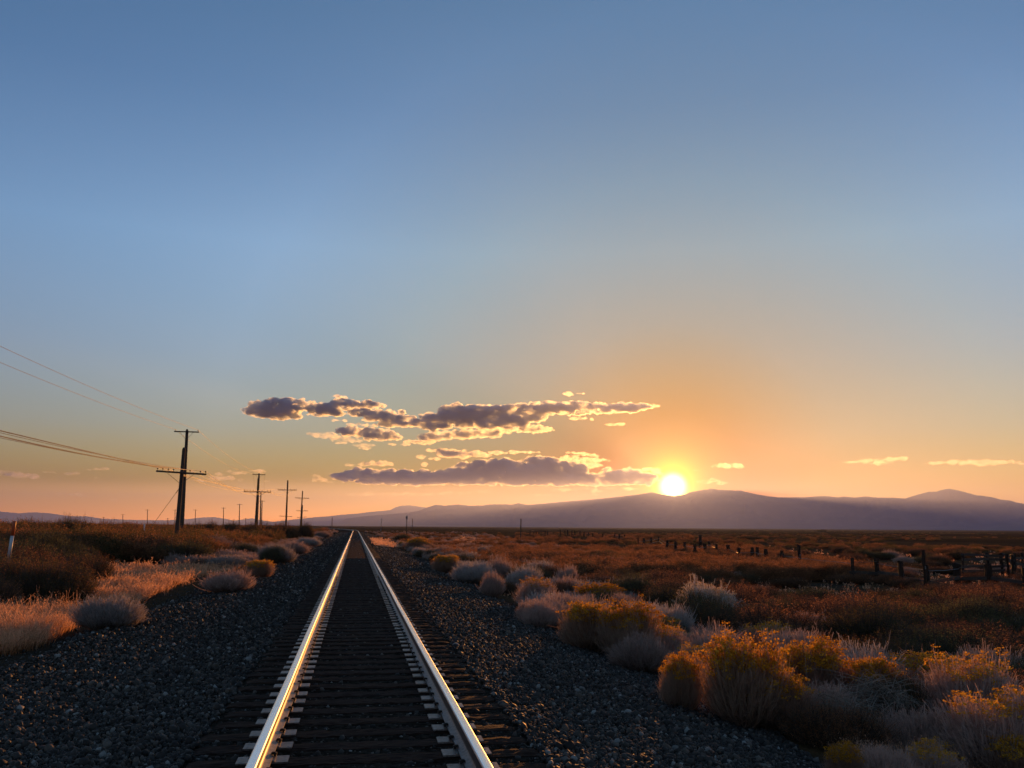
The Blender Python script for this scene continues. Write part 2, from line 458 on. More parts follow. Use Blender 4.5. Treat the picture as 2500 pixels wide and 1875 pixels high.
def add_cloud(label, dist, dens, thick, blobs):
    VV, FF = [], []; nb = 0
    px = dist / F
    def puff(c, r, ax):
        nonlocal nb
        q = ICV * (1 + 0.25 * crng.normal(size=(len(ICV), 1)) * 0.5)
        VV.append(c + (q[:, :1] * ax[0]) * r[0] + (q[:, 1:2] * ax[1]) * r[1] + (q[:, 2:] * ax[2]) * r[2]); FF.append(ICF + nb); nb += len(ICV)
    for (x, y, a, b) in blobs:
        d = ray(x, y)
        rr = np.array((d.y, -d.x, 0)); rr = rr / np.linalg.norm(rr); dd = np.array(d); uu = np.cross(rr, dd)
        ax = (rr, dd, uu)
        dl = dist * (1 + 0.01 * crng.normal())
        c0 = np.array(CAM) + dd * dl
        A, B = a * px * 1.06, b * px * 1.18
        T = max(B * thick, 60)
        n = int(max(9, min(70, 1.5 * (a / b) * 10)))
        for k in range(n):
            th = crng.uniform(0, 2 * math.pi); rad = math.sqrt(crng.uniform())
            sz = crng.uniform(0.16, 0.5) * (1.1 - 0.5 * rad)
            ox, oy = math.cos(th) * rad * 0.92, math.sin(th) * rad * 0.9
            if oy < 0: oy *= 0.8
            dep = crng.normal() * 0.5 * math.sqrt(max(0.05, 1 - rad * rad))
            c = c0 + rr * ox * A + uu * oy * B + dd * dep * T
            puff(c, (sz * B * crng.uniform(1.3, 2.6) + 25, sz * T * 1.2 + 20, sz * B * crng.uniform(0.8, 1.1) + 15), ax)
    V = np.concatenate(VV); Fc = np.concatenate(FF)
    org = V.mean(0)
    me = mesh_np('cloud', V - org, Fc, smooth=True)
    o = link('cloud', me, cloud_mat(dens), loc=tuple(org))
    ext = max(a for _, _, a, b in blobs)
    rm = o.modifiers.new('union', 'REMESH'); rm.mode = 'VOXEL'; rm.voxel_size = 36 if len(blobs) < 12 else 44
    dp = o.modifiers.new('lumps', 'DISPLACE'); dp.texture = tex; dp.strength = CLOUD_LUMP if thick > 0.5 else CLOUD_LUMP * 0.6; dp.mid_level = 0.5; dp.texture_coords = 'GLOBAL'
    d2 = o.modifiers.new('shreds', 'DISPLACE'); d2.texture = tex2; d2.strength = 70; d2.mid_level = 0.55; d2.texture_coords = 'GLOBAL'
    tag(o, label, 'cloud', kind='structure')
    return o


if CLOUDS_ON:
    for c in CLOUDS:
        add_cloud(*c)
# ------------------------------------------------------------------ terrain
CURVE_Y, CURVE_R = 270.0, 1450.0


def cx(y):
    y = np.asarray(y, dtype=float)
    a = np.clip(y - CURVE_Y, 0, 450)
    return -(a * a) / (2 * CURVE_R) - np.clip(y - CURVE_Y - 450, 0, 500) * (450 / CURVE_R)


def wob(x, y, s, ph=0.0):
    return (np.sin(x / s + 1.3 * np.sin(y / s * 0.7 + ph) + ph) + np.sin(y / s * 1.13 + 1.7 * np.sin(x / s * 0.61 + 2 * ph))) * 0.5


PR_D = np.array([-60000, -260, -90, -40, -20, -11, -6.5, -5.2, -4.6, -2.2, -1.55, -1.32, 1.32, 1.7, 3.2, 4.3, 6.0, 9, 60000])
PR_Z = np.array([-1.0, -0.8, 0.25, 0.22, 0.0, -0.38, -0.60, -0.56, -0.42, -0.27, -0.235, -0.205, -0.205, -0.26, -0.52, -0.78, -0.97, -1.08, -1.1])


def gz(x, y):
    x = np.asarray(x, dtype=float); y = np.asarray(y, dtype=float)
    d = x - cx(y)
    z = np.interp(d, PR_D, PR_Z)
    k = np.clip((np.abs(d) - 1.5) / 4, 0, 1)
    far = np.clip(1 - (np.abs(d) + np.abs(y)) / 2500, 0, 1)
    z = z + k * far * (0.05 * wob(x, y, 2.3) + 0.09 * wob(x, y, 9, 1.1)) + np.clip((np.abs(d) - 12) / 20, 0, 1) * far * 0.12 * wob(x, y, 31, 0.4)
    return z


def at_many(px, py):
    """ground points seen at photo pixels"""
    px = np.atleast_1d(np.asarray(px, float)); py = np.atleast_1d(np.asarray(py, float))
    D = np.array(fw)[None] + np.array(rt)[None] * ((px - W / 2) / F)[:, None] + np.array(up)[None] * ((H / 2 - py) / F)[:, None]
    D /= np.linalg.norm(D, axis=1, keepdims=True)
    C = np.array(CAM)
    lo = np.full(len(px), 2.0); hi = np.full(len(px), 4000.0); done = np.zeros(len(px), bool); t_ = 3.0
    while t_ < 4000 and not done.all():
        p = C + D * t_
        hit = (p[:, 2] < gz(p[:, 0], p[:, 1])) & ~done
        hi[hit] = t_; done |= hit; lo[~done] = t_; t_ *= 1.02
    for _ in range(22):
        mid = (lo + hi) / 2; p = C + D * mid[:, None]
        b_ = p[:, 2] < gz(p[:, 0], p[:, 1])
        hi = np.where(b_, mid, hi); lo = np.where(b_, lo, mid)
    return C + D * hi[:, None]


def at(px, py):
    return Vector(at_many(px, py)[0])


def ydist(px, py, y):
    """point on the pixel's ray at forward distance y"""
    d = ray(px, py)
    return CAM + d * (y / d.y)


def spread(a, b, first, ratio, lim):
    v = list(np.arange(a, b + 1e-6, first)); s = first
    while v[-1] < lim: s *= ratio; v.append(v[-1] + s)
    return v


pos = spread(0, 9, 0.25, 1.13, 29000); neg = [-q for q in pos[1:]][::-1]
DD = np.array(neg + pos)
yy = spread(3, 34, 0.3, 1.06, 29000)
ynear = [3 - q for q in spread(0, 4, 1.0, 1.3, 29000)[1:]][::-1]
YY = np.array(ynear + yy)
gD, gY = np.meshgrid(DD, YY, indexing='ij')
gX = gD + cx(gY)
gZ = gz(gX, gY)
n, k = gD.shape
i, j = np.meshgrid(np.arange(n - 1), np.arange(k - 1), indexing='ij')
b0 = (i * k + j).ravel()
gme = mesh_np('ground', np.stack([gX.ravel(), gY.ravel(), gZ.ravel()], 1), np.stack([b0, b0 + k, b0 + k + 1, b0 + 1], 1), smooth=True,
              attrs={'lateral': gD.ravel()})
t = NT('dry_earth')
oc = t.coord('Object')
at_ = t.n('ShaderNodeAttribute', attribute_name='lateral').outputs['Fac']
n1 = t.noise(oc, 0.35, 8, 0.62); n2 = t.noise(oc, 14, 6, 0.65); n3 = t.noise(oc, 0.018, 7, 0.6); n5 = t.noise(oc, 0.0035, 6, 0.62)
dirt = t.ramp(n2, [(0.3, (0.035, 0.025, 0.018)), (0.5, (0.07, 0.05, 0.034)), (0.72, (0.13, 0.095, 0.066))])
straw = t.ramp(t.noise(oc, 30, 5, 0.7), [(0.3, (0.075, 0.042, 0.02)), (0.7, (0.18, 0.105, 0.048))])
near_c = t.mix(t.maprange(n1, 0.44, 0.6), dirt, straw)
plain = t.ramp(t.math('ADD', t.math('MULTIPLY', n3, 0.55), t.math('MULTIPLY', n5, 0.45)),
               [(0.36, (0.03, 0.015, 0.008)), (0.45, (0.06, 0.028, 0.012)), (0.52, (0.10, 0.044, 0.017)), (0.60, (0.16, 0.075, 0.028))])
dist = t.vmath('LENGTH', oc, out=1)
near_c = t.mix(t.maprange(dist, 60, 300), near_c, plain)
# dark gravel either side of the line
gcol = t.n('ShaderNodeTexVoronoi'); t.l(oc, gcol.inputs['Vector']); gcol.inputs['Scale'].default_value = 22
stone = t.ramp(t.n('ShaderNodeSeparateColor').outputs[0], [(0, (0, 0, 0)), (1, (1, 1, 1))])
sepc = [nd for nd in t.t.nodes if nd.type == 'SEPARATE_COLOR'][0]; t.l(gcol.outputs['Color'], sepc.inputs[0])
grav = t.mix(stone, (0.022, 0.017, 0.013), (0.07, 0.056, 0.043))
edge = t.math('ADD', at_, t.math('MULTIPLY', t.math('SUBTRACT', n1, 0.5), 2.2))
mk = t.math('MULTIPLY', t.maprange(edge, -5.6, -4.6), t.maprange(edge, 4.2, 4.9, 1.0, 0.0))
colr = t.mix(mk, near_c, grav)
hb1 = t.math('SUBTRACT', 1.0, gcol.outputs['Distance'])
hgt = t.math('ADD', t.math('MULTIPLY', hb1, mk), n2)
gmat = t.out(t.principled(colr, 0.95, normal=t.bump(hgt, 0.9, 0.04), spec=0.0).outputs[0])
g = link('ground', gme, gmat)
tag(g, 'flat dry desert ground reaching to the mountains', kind='structure')

# ------------------------------------------------------------------ loose stones of the ballast
rr = np.random.default_rng(21)
ROCKS = []
for _ in range(10):
    bm_ = bmesh.new(); bmesh.ops.create_icosphere(bm_, subdivisions=1, radius=1.0)
    v = np.array([q.co[:] for q in bm_.verts]); f_ = np.array([[q.index for q in ff.verts] for ff in bm_.faces]); bm_.free()
    s_ = np.array([1.0, rr.uniform(0.6, 0.95), rr.uniform(0.45, 0.8)])
    # cut flat facets: clamp along random directions
    for _k in range(7):
        nrm = rr.normal(size=3); nrm /= np.linalg.norm(nrm); lim = rr.uniform(0.45, 0.8)
        dd_ = v @ nrm; over = np.clip(dd_ - lim, 0, None); v = v - over[:, None] * nrm
    ROCKS.append((v * s_, f_))


def rand_rot(n, g_):
    q = g_.normal(size=(n, 4)); q /= np.linalg.norm(q, axis=1)[:, None]
    w_, x_, y_, z_ = q.T
    return np.stack([1 - 2 * (y_ * y_ + z_ * z_), 2 * (x_ * y_ - z_ * w_), 2 * (x_ * z_ + y_ * w_),
                     2 * (x_ * y_ + z_ * w_), 1 - 2 * (x_ * x_ + z_ * z_), 2 * (y_ * z_ - x_ * w_),
                     2 * (x_ * z_ - y_ * w_), 2 * (y_ * z_ + x_ * w_), 1 - 2 * (x_ * x_ + y_ * y_)], 1).reshape(n, 3, 3)


def stones_mesh(name, P, S, g_, sink=0.25):
    VV, FF, AA = [], [], []; nb = 0
    idx = g_.integers(0, len(ROCKS), len(P))
    for k_, (v, f_) in enumerate(ROCKS):
        m_ = idx == k_; n_ = int(m_.sum())
        if not n_: continue
        Rm = rand_rot(n_, g_)
        V = np.einsum('nij,vj->nvi', Rm, v) * S[m_][:, None, None] + P[m_][:, None, :]
        V[:, :, 2] += (S[m_] * (0.5 - sink))[:, None]
        VV.append(V.reshape(-1, 3))
        FF.append((f_[None] + (nb + np.arange(n_) * len(v))[:, None, None]).reshape(-1, 3))
        AA.append(np.repeat(g_.uniform(size=n_), len(v))); nb += n_ * len(v)
    return mesh_np(name, np.concatenate(VV), np.concatenate(FF), attrs={'shade': np.concatenate(AA)})


def sample_strip(n_, y0, y1, d0, d1):
    u = rr.uniform(size=n_)
    y = 1 / (1 / y0 + u * (1 / y1 - 1 / y0))          # thinner with distance
    d = rr.uniform(d0, d1, n_)
    return d, y


d1, y1 = sample_strip(int(74000 * STONES), 5.5, 75, -5.6, -1.2)
d2, y2 = sample_strip(int(66000 * STONES), 5.5, 75, 1.2, 4.8)
d3, y3 = sample_strip(int(30000 * STONES), 5.5, 50, -1.35, 1.35)
d4, y4 = sample_strip(int(9000 * STONES), 5.5, 45, -8.0, -5.0); k4 = rr.uniform(size=len(d4)) < np.clip((d4 + 8.0) / 3, 0, 1) ** 2; d4, y4 = d4[k4], y4[k4]
dA = np.concatenate([d1, d2]); yA = np.concatenate([y1, y2])
keep = (np.abs(dA + 0.5 * wob(yA, dA, 0.9)) < 99) & (dA > -5.3 + 0.5 * wob(yA, dA, 1.7)) & (rr.uniform(size=len(dA)) < np.clip((dA + 5.7) / 1.7, 0.12, 1)) & (dA < 4.6 + 0.35 * wob(yA, dA, 1.9))
dA, yA = np.concatenate([dA[keep], d4]), np.concatenate([yA[keep], y4])
TIE0, TIES = 6.93, 0.43
jit = np.random.default_rng(5)
NT_ALL = 1150
tie_y = TIE0 + (np.arange(NT_ALL) - 5) * TIES + jit.normal(0, 0.014, NT_ALL)
# stones between the sleepers: keep those off the sleeper tops
ph = np.interp(y3, tie_y, np.arange(NT_ALL)); off = np.abs(ph - np.round(ph)) * TIES
k3 = (off > 0.125) | (rr.uniform(size=len(y3)) < 0.03)
k3 &= (np.abs(np.abs(d3) - 0.755) > 0.10)
d3, y3 = d3[k3], y3[k3]
phA = np.interp(yA, tie_y, np.arange(NT_ALL)); offA = np.abs(phA - np.round(phA)) * TIES
inner = np.abs(dA) < 1.33
kA = ~inner | (offA > 0.125) | (rr.uniform(size=len(yA)) < 0.05)
dA, yA = dA[kA], yA[kA]
P = np.stack([np.concatenate([dA, d3]), np.concatenate([yA, y3])], 1)
PX = P[:, 0] + cx(P[:, 1])
# thinner cover of the line farther off
d5 = rr.uniform(-4.6, 4.4, int(14000 * STONES)); y5 = 70 + 170 * rr.uniform(size=len(d5)) ** 1.3
d6 = rr.uniform(-1.25, 1.25, int(16000 * STONES)); y6 = 42 + 140 * rr.uniform(size=len(d6)) ** 1.5
k6 = np.abs(np.abs(d6) - 0.755) > 0.12; d6, y6 = d6[k6], y6[k6]
P = np.concatenate([P, np.stack([d5, y5], 1), np.stack([d6, y6], 1)]); PX = P[:, 0] + cx(P[:, 1])
Sz = rr.lognormal(math.log(0.0185), 0.46, len(PX)).clip(0.007, 0.065) * np.clip(0.85 + P[:, 1] / 60, 1, 3.0)
zz = gz(PX, P[:, 1]) + rr.uniform(0, 0.012, len(PX))
cen = np.abs(P[:, 0]) < 1.3
Sz = np.where(cen, Sz * 0.7, Sz); zz = np.where(cen, zz - 0.022, zz)
t = NT('crushed_stone')
sh = t.n('ShaderNodeAttribute', attribute_name='shade').outputs['Fac']
sc_ = t.ramp(sh, [(0.0, (0.022, 0.016, 0.012)), (0.3, (0.040, 0.030, 0.023)), (0.55, (0.066, 0.050, 0.038)), (0.75, (0.095, 0.080, 0.064)), (0.88, (0.175, 0.125, 0.088)), (0.96, (0.25, 0.21, 0.17)), (0.99, (0.45, 0.42, 0.37))])
sc_ = t.mix(t.math('MULTIPLY', t.noise(t.coord('Object'), 60, 3), 0.6), sc_, (0.030, 0.024, 0.019))
stone_mat = t.out(t.principled(sc_, 0.7, spec=0.35).outputs[0])
bs = link('ballast_stones', stones_mesh('ballast_stones', np.stack([PX, P[:, 1], zz], 1), Sz, rr), stone_mat)
tag(bs, 'dark crushed stone spread between and beside the sleepers', 'gravel', kind='stuff')
# ------------------------------------------------------------------ railway track
t = NT('worn_rail_steel')
oc = t.coord('Object')
gr = t.noise(t.mapping(oc, (60, 0.6, 60)), 1.0, 5, 0.6)
rail_top = t.out(t.principled(t.ramp(gr, [(0.3, (0.80, 0.79, 0.79)), (0.7, (0.95, 0.94, 0.94))]), t.maprange(gr, 0.3, 0.7, 0.18, 0.30), 1.0).outputs[0])
t = NT('rail_corner_steel')
rail_corner = t.out(t.principled((0.62, 0.60, 0.58), 0.46, 1.0).outputs[0])
t = NT('rusty_rail_side')
oc = t.coord('Object')
n_ = t.noise(oc, 18, 6, 0.6)
rail_side = t.out(t.principled(t.ramp(n_, [(0.3, (0.055, 0.032, 0.022)), (0.7, (0.13, 0.085, 0.065))]), 0.75, 0.0, t.bump(n_, 0.2, 0.004)).outputs[0])
t = NT('dusty_rail_foot')
oc = t.coord('Object')
n_ = t.noise(oc, 26, 6, 0.65)
rail_foot = t.out(t.principled(t.ramp(n_, [(0.35, (0.12, 0.085, 0.075)), (0.6, (0.24, 0.19, 0.17))]), 0.5, 0.25).outputs[0])
t = NT('tarred_timber')
oc = t.coord('Object')
oi = t.n('ShaderNodeObjectInfo').outputs['Random']
grain = t.noise(t.mapping(oc, (2.5, 55, 30)), 1.0, 6, 0.65)
wc = t.ramp(grain, [(0.3, (0.016, 0.010, 0.008)), (0.5, (0.052, 0.028, 0.019)), (0.72, (0.15, 0.085, 0.057))])
wc = t.mix(t.math('MULTIPLY', oi, 0.5), wc, (0.055, 0.035, 0.028))
tie_mat = t.out(t.principled(wc, 0.85, normal=t.bump(grain, 0.9, 0.012), spec=0.06).outputs[0])
t = NT('weathered_steel_plate')
oc = t.coord('Object')
n_ = t.noise(oc, 35, 5, 0.6)
pcol = t.ramp(n_, [(0.3, (0.16, 0.115, 0.09)), (0.65, (0.36, 0.30, 0.26))])
pcol = t.mix(t.math('MULTIPLY', t.n('ShaderNodeObjectInfo').outputs['Random'], 0.6), pcol, (0.10, 0.06, 0.04))
plate_mat = t.out(t.principled(pcol, 0.48, 0.45, t.bump(n_, 0.15, 0.002)).outputs[0])
t = NT('black_iron')
spike_mat = t.out(t.principled((0.03, 0.022, 0.018), 0.6, 0.3).outputs[0])

half = [(0.070, -0.168), (0.070, -0.158), (0.030, -0.145), (0.011, -0.132), (0.008, -0.112), (0.009, -0.062), (0.016, -0.046), (0.034, -0.040),
        (0.0352, -0.016), (0.0335, -0.008), (0.0285, -0.003), (0.019, -0.0008), (0.0, 0.0)]
prof_ = [(-a, z) for a, z in half] + [(a, z) for a, z in half[::-1][1:]]
midx = []
for q in range(len(prof_) - 1):
    za = (prof_[q][1] + prof_[q + 1][1]) / 2
    midx.append(0 if za > -0.0025 else (3 if za > -0.027 else (2 if za < -0.134 else 1)))
midx.append(2)
track = empty('railway_track', (0, 0, -0.17))
tag(track, 'long single railway track with bright worn rails running away and bending left at the horizon', 'railway track')
GAUGE = 0.755
rs = np.array(list(np.arange(1.5, 60, 1.0)) + list(np.arange(60, 260, 10)) + list(np.arange(260, 900, 4)))
for side in (-1, 1):
    V = []; m = len(prof_)
    hd = np.gradient(cx(rs), rs)
    wx = 0.0015 * np.sin(rs * 0.9 + side) + 0.002 * np.sin(rs * 0.31)
    for y, h, w_ in zip(rs, hd, wx):
        c_, s_ = 1 / math.hypot(1, h), h / math.hypot(1, h)
        x0 = float(cx(y))
        for a, z in prof_:
            dd_ = side * GAUGE + a + w_
            V.append((x0 + dd_ * c_, y - dd_ * s_, z + 0.17))
    Fq, MI = [], []
    for q in range(len(rs) - 1):
        for p_ in range(m):
            Fq.append((q * m + p_, q * m + (p_ + 1) % m, (q + 1) * m + (p_ + 1) % m, (q + 1) * m + p_)); MI.append(midx[p_])
    me = mesh_np('rail', V, Fq, smooth=True, mat_idx=MI)
    bm_ = bmesh.new(); bm_.from_mesh(me); bmesh.ops.recalc_face_normals(bm_, faces=bm_.faces)
    for e_ in bm_.edges:
        if e_.calc_face_angle(0) > R(50): e_.smooth = False
    bm_.to_mesh(me); bm_.free()
    o = link('rail', me, [rail_top, rail_side, rail_foot, rail_corner], track)

# a sleeper with its plates and spikes, then copies
def sleeper_mesh(seed):
    g_ = np.random.default_rng(seed)
    bm_ = bmesh.new()
    L, Wd, Hh = 2.6, 0.225, 0.17
    nx, ny = 40, 5
    vs = {}
    for iz, z in ((0, -Hh), (1, 0.0)):
        for a in range(nx + 1):
            for b_ in range(ny + 1):
                x = -L / 2 + L * a / nx; y = -Wd / 2 + Wd * b_ / ny
                dz = (g_.normal() * 0.0035 - 0.006 * (b_ in (0, ny)) - 0.010 * (a in (0, nx)) - (0.012 if g_.uniform() < 0.04 else 0)) if iz else 0
                vs[iz, a, b_] = bm_.verts.new((x + (g_.normal() * 0.006 if a in (0, nx) else 0), y + (g_.normal() * 0.003), z + dz))
    for a in range(nx):
        for b_ in range(ny):
            for iz in (0, 1):
                q = [vs[iz, a, b_], vs[iz, a + 1, b_], vs[iz, a + 1, b_ + 1], vs[iz, a, b_ + 1]]
                bm_.faces.new(q if iz else q[::-1])
    for a in range(nx):
        bm_.faces.new([vs[0, a, 0], vs[0, a + 1, 0], vs[1, a + 1, 0], vs[1, a, 0]])
        bm_.faces.new([vs[0, a + 1, ny], vs[0, a, ny], vs[1, a, ny], vs[1, a + 1, ny]])
    for b_ in range(ny):
        bm_.faces.new([vs[0, 0, b_ + 1], vs[0, 0, b_], vs[1, 0, b_], vs[1, 0, b_ + 1]])
        bm_.faces.new([vs[0, nx, b_], vs[0, nx, b_ + 1], vs[1, nx, b_ + 1], vs[1, nx, b_]])
    me = bpy.data.meshes.new('sleeper'); bm_.to_mesh(me); bm_.free()
    return me


tie_meshes = [sleeper_mesh(s) for s in range(6)]
for me in tie_meshes: me.materials.append(tie_mat)
pm = MB(); pm.box((0, 0, 0.006), (0.37, 0.185, 0.012)); pm.box((-0.082, 0, 0.017), (0.018, 0.185, 0.01)); pm.box((0.082, 0, 0.017), (0.018, 0.185, 0.01))
for sx in (-1, 1):
    pm.box((sx * 0.155, 0.055, 0.0125), (0.02, 0.02, 0.0015)); pm.box((sx * 0.155, -0.055, 0.0125), (0.02, 0.02, 0.0015))
plate_me = pm.mesh('tie_plate'); plate_me.materials.append(plate_mat)
sm = MB()
sm.box((0, 0, 0.012), (0.017, 0.017, 0.03)); sm.box((0.008, 0, 0.031), (0.042, 0.030, 0.012)); sm.box((0.010, 0, 0.039), (0.026, 0.018, 0.006))
spike_me = sm.mesh('spike'); spike_me.materials.append(spike_mat)
am = MB(); am.box((0, 0, 0.0), (0.17, 0.02, 0.03)); am.box((-0.08, 0, 0.012), (0.03, 0.034, 0.05)); am.box((0.08, 0, 0.012), (0.03, 0.034, 0.05))
NT_PART = 100
tz = np.random.default_rng(9)
for k in range(NT_PART):
    y = tie_y[k]
    s = link('sleeper', tie_meshes[k % 6], None, track, (tz.normal() * 0.022, y, -0.02 + tz.normal() * 0.003))
    s.rotation_euler = (0, 0, R(tz.normal() * 0.5 + (180 if k % 2 else 0)))
    flip = -1 if k % 2 else 1
    for side in (-1, 1):
        pl = link('tie_plate', plate_me, None, s, (flip * (side * GAUGE - s.location.x), 0, 0.003))
        if k < 60:
            for sx in (-1, 1):
                sp = link('spike', spike_me, None, s, (flip * (side * GAUGE - s.location.x) + sx * 0.083, sx * 0.045 * (1 if tz.uniform() < .5 else -1), 0.013))
                sp.rotation_euler = (0, 0, math.pi if sx > 0 else 0)
# the remaining sleepers as one run
VV, FF = [], []; VP, FP = [], []; nb = nbp = 0
bx = MB(); bx.box((0, 0, -0.087), (2.6, 0.225, 0.17)); bv = np.array(bx.v); bf = np.array(bx.f)
px_ = MB(); px_.box((-GAUGE, 0, 0.009), (0.37, 0.185, 0.012)); px_.box((GAUGE, 0, 0.009), (0.37, 0.185, 0.012)); pv_ = np.array(px_.v); pf_ = np.array(px_.f)
for k in range(NT_PART, NT_ALL):
    y = tie_y[k]
    h = float((cx(y + 1) - cx(y)))
    a = -math.atan(h); c_, s_ = math.cos(a), math.sin(a)
    Rm = np.array([[c_, -s_, 0], [s_, c_, 0], [0, 0, 1]])
    o_ = np.array([float(cx(y)) + tz.normal() * 0.02, y, -0.02 + tz.normal() * 0.003])
    VV.append(bv @ Rm.T + o_); FF.append(bf + nb); nb += len(bv)
    VP.append(pv_ @ Rm.T + o_ ); FP.append(pf_ + nbp); nbp += len(pv_)
o = link('sleepers', mesh_np('sleepers', np.concatenate(VV), np.concatenate(FF)), tie_mat, track); o['kind'] = 'stuff'
o = link('tie_plates', mesh_np('tie_plates', np.concatenate(VP), np.concatenate(FP)), plate_mat, track); o['kind'] = 'stuff'
# ------------------------------------------------------------------ poles, wires, signs
t = NT('old_pole_timber')
oc = t.coord('Object')
grn = t.noise(t.mapping(oc, (20, 20, 1.2)), 1.0, 6, 0.6)
pole_mat = t.out(t.principled(t.ramp(grn, [(0.3, (0.035, 0.022, 0.016)), (0.7, (0.12, 0.075, 0.05))]), 0.85, normal=t.bump(grn, 0.6, 0.02)).outputs[0])
t = NT('dark_split_post')
oc = t.coord('Object')
grn = t.noise(t.mapping(oc, (20, 20, 2.0)), 1.0, 6, 0.6)
post_mat = t.out(t.principled(t.ramp(grn, [(0.3, (0.016, 0.010, 0.008)), (0.7, (0.06, 0.036, 0.024))]), 0.9, normal=t.bump(grn, 0.6, 0.02), spec=0.2).outputs[0])
t = NT('grey_weathered_board')
oc = t.coord('Object')
grn = t.noise(t.mapping(oc, (3, 3, 26)), 1.0, 6, 0.65)
board_mat = t.out(t.principled(t.ramp(grn, [(0.3, (0.030, 0.021, 0.016)), (0.7, (0.085, 0.062, 0.047))]), 0.9, normal=t.bump(grn, 0.6, 0.01)).outputs[0])
t = NT('dark_glass_insulator'); ins_mat = t.out(t.principled((0.03, 0.05, 0.05), 0.15).outputs[0])
t = NT('galvanised_wire'); wire_mat = t.out(t.principled((0.12, 0.11, 0.10), 0.5, 0.6).outputs[0])
t = NT('white_plastic')
n_ = t.noise(t.coord('Object'), 8, 5)
white_mat = t.out(t.principled(t.ramp(n_, [(0.3, (0.55, 0.53, 0.50)), (0.7, (0.74, 0.72, 0.70))]), 0.5).outputs[0])
t = NT('orange_red_plastic'); orange_mat = t.out(t.principled((0.60, 0.10, 0.03), 0.5).outputs[0])
t = NT('signal_grey_metal'); grey_mat = t.out(t.principled((0.16, 0.16, 0.17), 0.5, 0.4).outputs[0])


def pole(label, top, base_x, dist, arms, rad=(0.11, 0.15), guy=None, group=None, cut=True):
    """top: photo pixel of the pole top; dist: metres ahead; arms: (pixel y, half width m, insulator offsets, braces)"""
    tp = ydist(top[0], top[1], dist)
    bp = ydist(base_x, 1285, dist)
    gz_ = float(gz(bp.x, bp.y))
    t0 = Vector((bp.x, dist, gz_))
    # lean measured in the photograph, from the ground up
    lean = (tp.x - bp.x) * (tp.z - gz_) / max(0.5, tp.z - bp.z)
    topv = Vector((lean, 0, tp.z - gz_))
    root = empty('utility_pole', (bp.x - (lean - (tp.x - bp.x)) , dist, gz_))
    tag(root, label, 'utility pole', group)
    L = topv.z
    seg = [topv * f_ for f_ in (0, 0.25, 0.5, 0.75, 0.985, 1.0)]
    rads = [rad[1] + (rad[0] - rad[1]) * f_ for f_ in (0, 0.25, 0.5, 0.75, 0.985)] + [rad[0] * 0.55]
    seg[0] = Vector((0, 0, -0.4))
    m = MB(); m.tube(seg, rads, 12); m.build('pole', pole_mat, root, smooth=False)
    pts = []
    for (ay, hw, offs, brace, tilt) in arms:
        ap = ydist(top[0] + (base_x - top[0]) * (ay - top[1]) / (1285 - top[1]), ay, dist)
        z = ap.z - gz_; c = topv * (z / L); c.z = z
        m = MB(); yoff = -rad[0] - 0.05
        M_ = Matrix.Rotation(tilt, 3, 'Y')
        m.box((c.x, yoff, z), (2 * hw, 0.09, 0.115), M_)
        ca = m.build('crossarm', pole_mat, root)
        if brace:
            for s in (-1, 1):
                m = MB(); m.tube([Vector((c.x + s * hw * 0.55, yoff - 0.055, z - 0.04)), Vector((c.x + s * 0.03, yoff + 0.02, z - brace))], 0.016, 6); m.build('brace', wire_mat, root)
        row = []
        for q in offs:
            o_ = M_ @ Vector((q, 0, 0.06))
            p0 = Vector((c.x, yoff, z)) + o_
            m = MB(); m.tube([p0, p0 + Vector((0, 0, 0.07)), p0 + Vector((0, 0, 0.071)), p0 + Vector((0, 0, 0.12)), p0 + Vector((0, 0, 0.16))], [0.014, 0.014, 0.042, 0.048, 0.02], 10)
            m.build('insulator', ins_mat, ca)
            row.append(root.location + p0 + Vector((0, 0, 0.15)))
        pts.append(row)
    if guy:
        gp, gg = guy
        z = gp - gz_; c = topv * (z / L)
        m = MB(); m.tube([c, c + (gg - c) * 0.10, ], 0.03, 6); m.tube([c + (gg - c) * 0.1, gg], 0.014, 5)
        m.build('guy_wire', wire_mat, root)
    return root, pts


OFF7 = [-1.98, -1.55, -1.1, -0.66, 0.70, 1.56, 2.0]
OFF6 = [-1.4, -1.0, -0.6, 0.6, 1.0, 1.4]
G1 = 'telegraph poles beside the track'
G2 = 'tall power poles behind the telegraph poles'
G3 = 'distant power poles on the left horizon'
C2p = lambda x, y: (350 + x / 4.424, 1000 + y / 4.424)
def wpole(label, x, y, ztop, arm_z, hw, offs, rad):
    tx, ty = proj((x, y, ztop)); _, ay = proj((x, y, arm_z))
    return pole(label, (tx, ty), tx, y, [(ay, hw, offs, 0.7, 0.0)], rad)


lo0, w0 = wpole('short telegraph pole left of the picture beyond its edge', -20.3, 13, 7.8, 6.5, 1.75, [q * 0.85 for q in OFF7], (0.13, 0.16))
lo1, w1 = pole('nearest thick telegraph pole with long seven insulator crossarm and guy wire', C2p(440, 408), 433, 60,
               [(1154.5, 1.58, [q * 0.76 for q in OFF7], 0.72, 0.053)], (0.11, 0.15), (4.0, Vector((-2.6, -0.4, 0.0))), G1)
lo2, w2 = pole('second telegraph pole with long crossarm in front of a taller power pole', C2p(1243, 740), 624, 108, [(1201, 1.58, [q * 0.76 for q in OFF7], 0.72, 0.01)], (0.11, 0.15), None, G1)
lo3, w3 = pole('single telegraph pole with one crossarm standing alone right of the double poles', C2p(1560, 762), 698, 157, [(1196.4, 1.58, [q * 0.76 for q in OFF7], 0.5, 0.0)], (0.12, 0.17), None, G1)
lo4, w4 = pole('rightmost telegraph pole of the near row just above the scrub', C2p(1720, 877), 733.5, 206, [(1216.2, 1.6, OFF6, 0.5, 0.03)], (0.12, 0.17), None, G1)
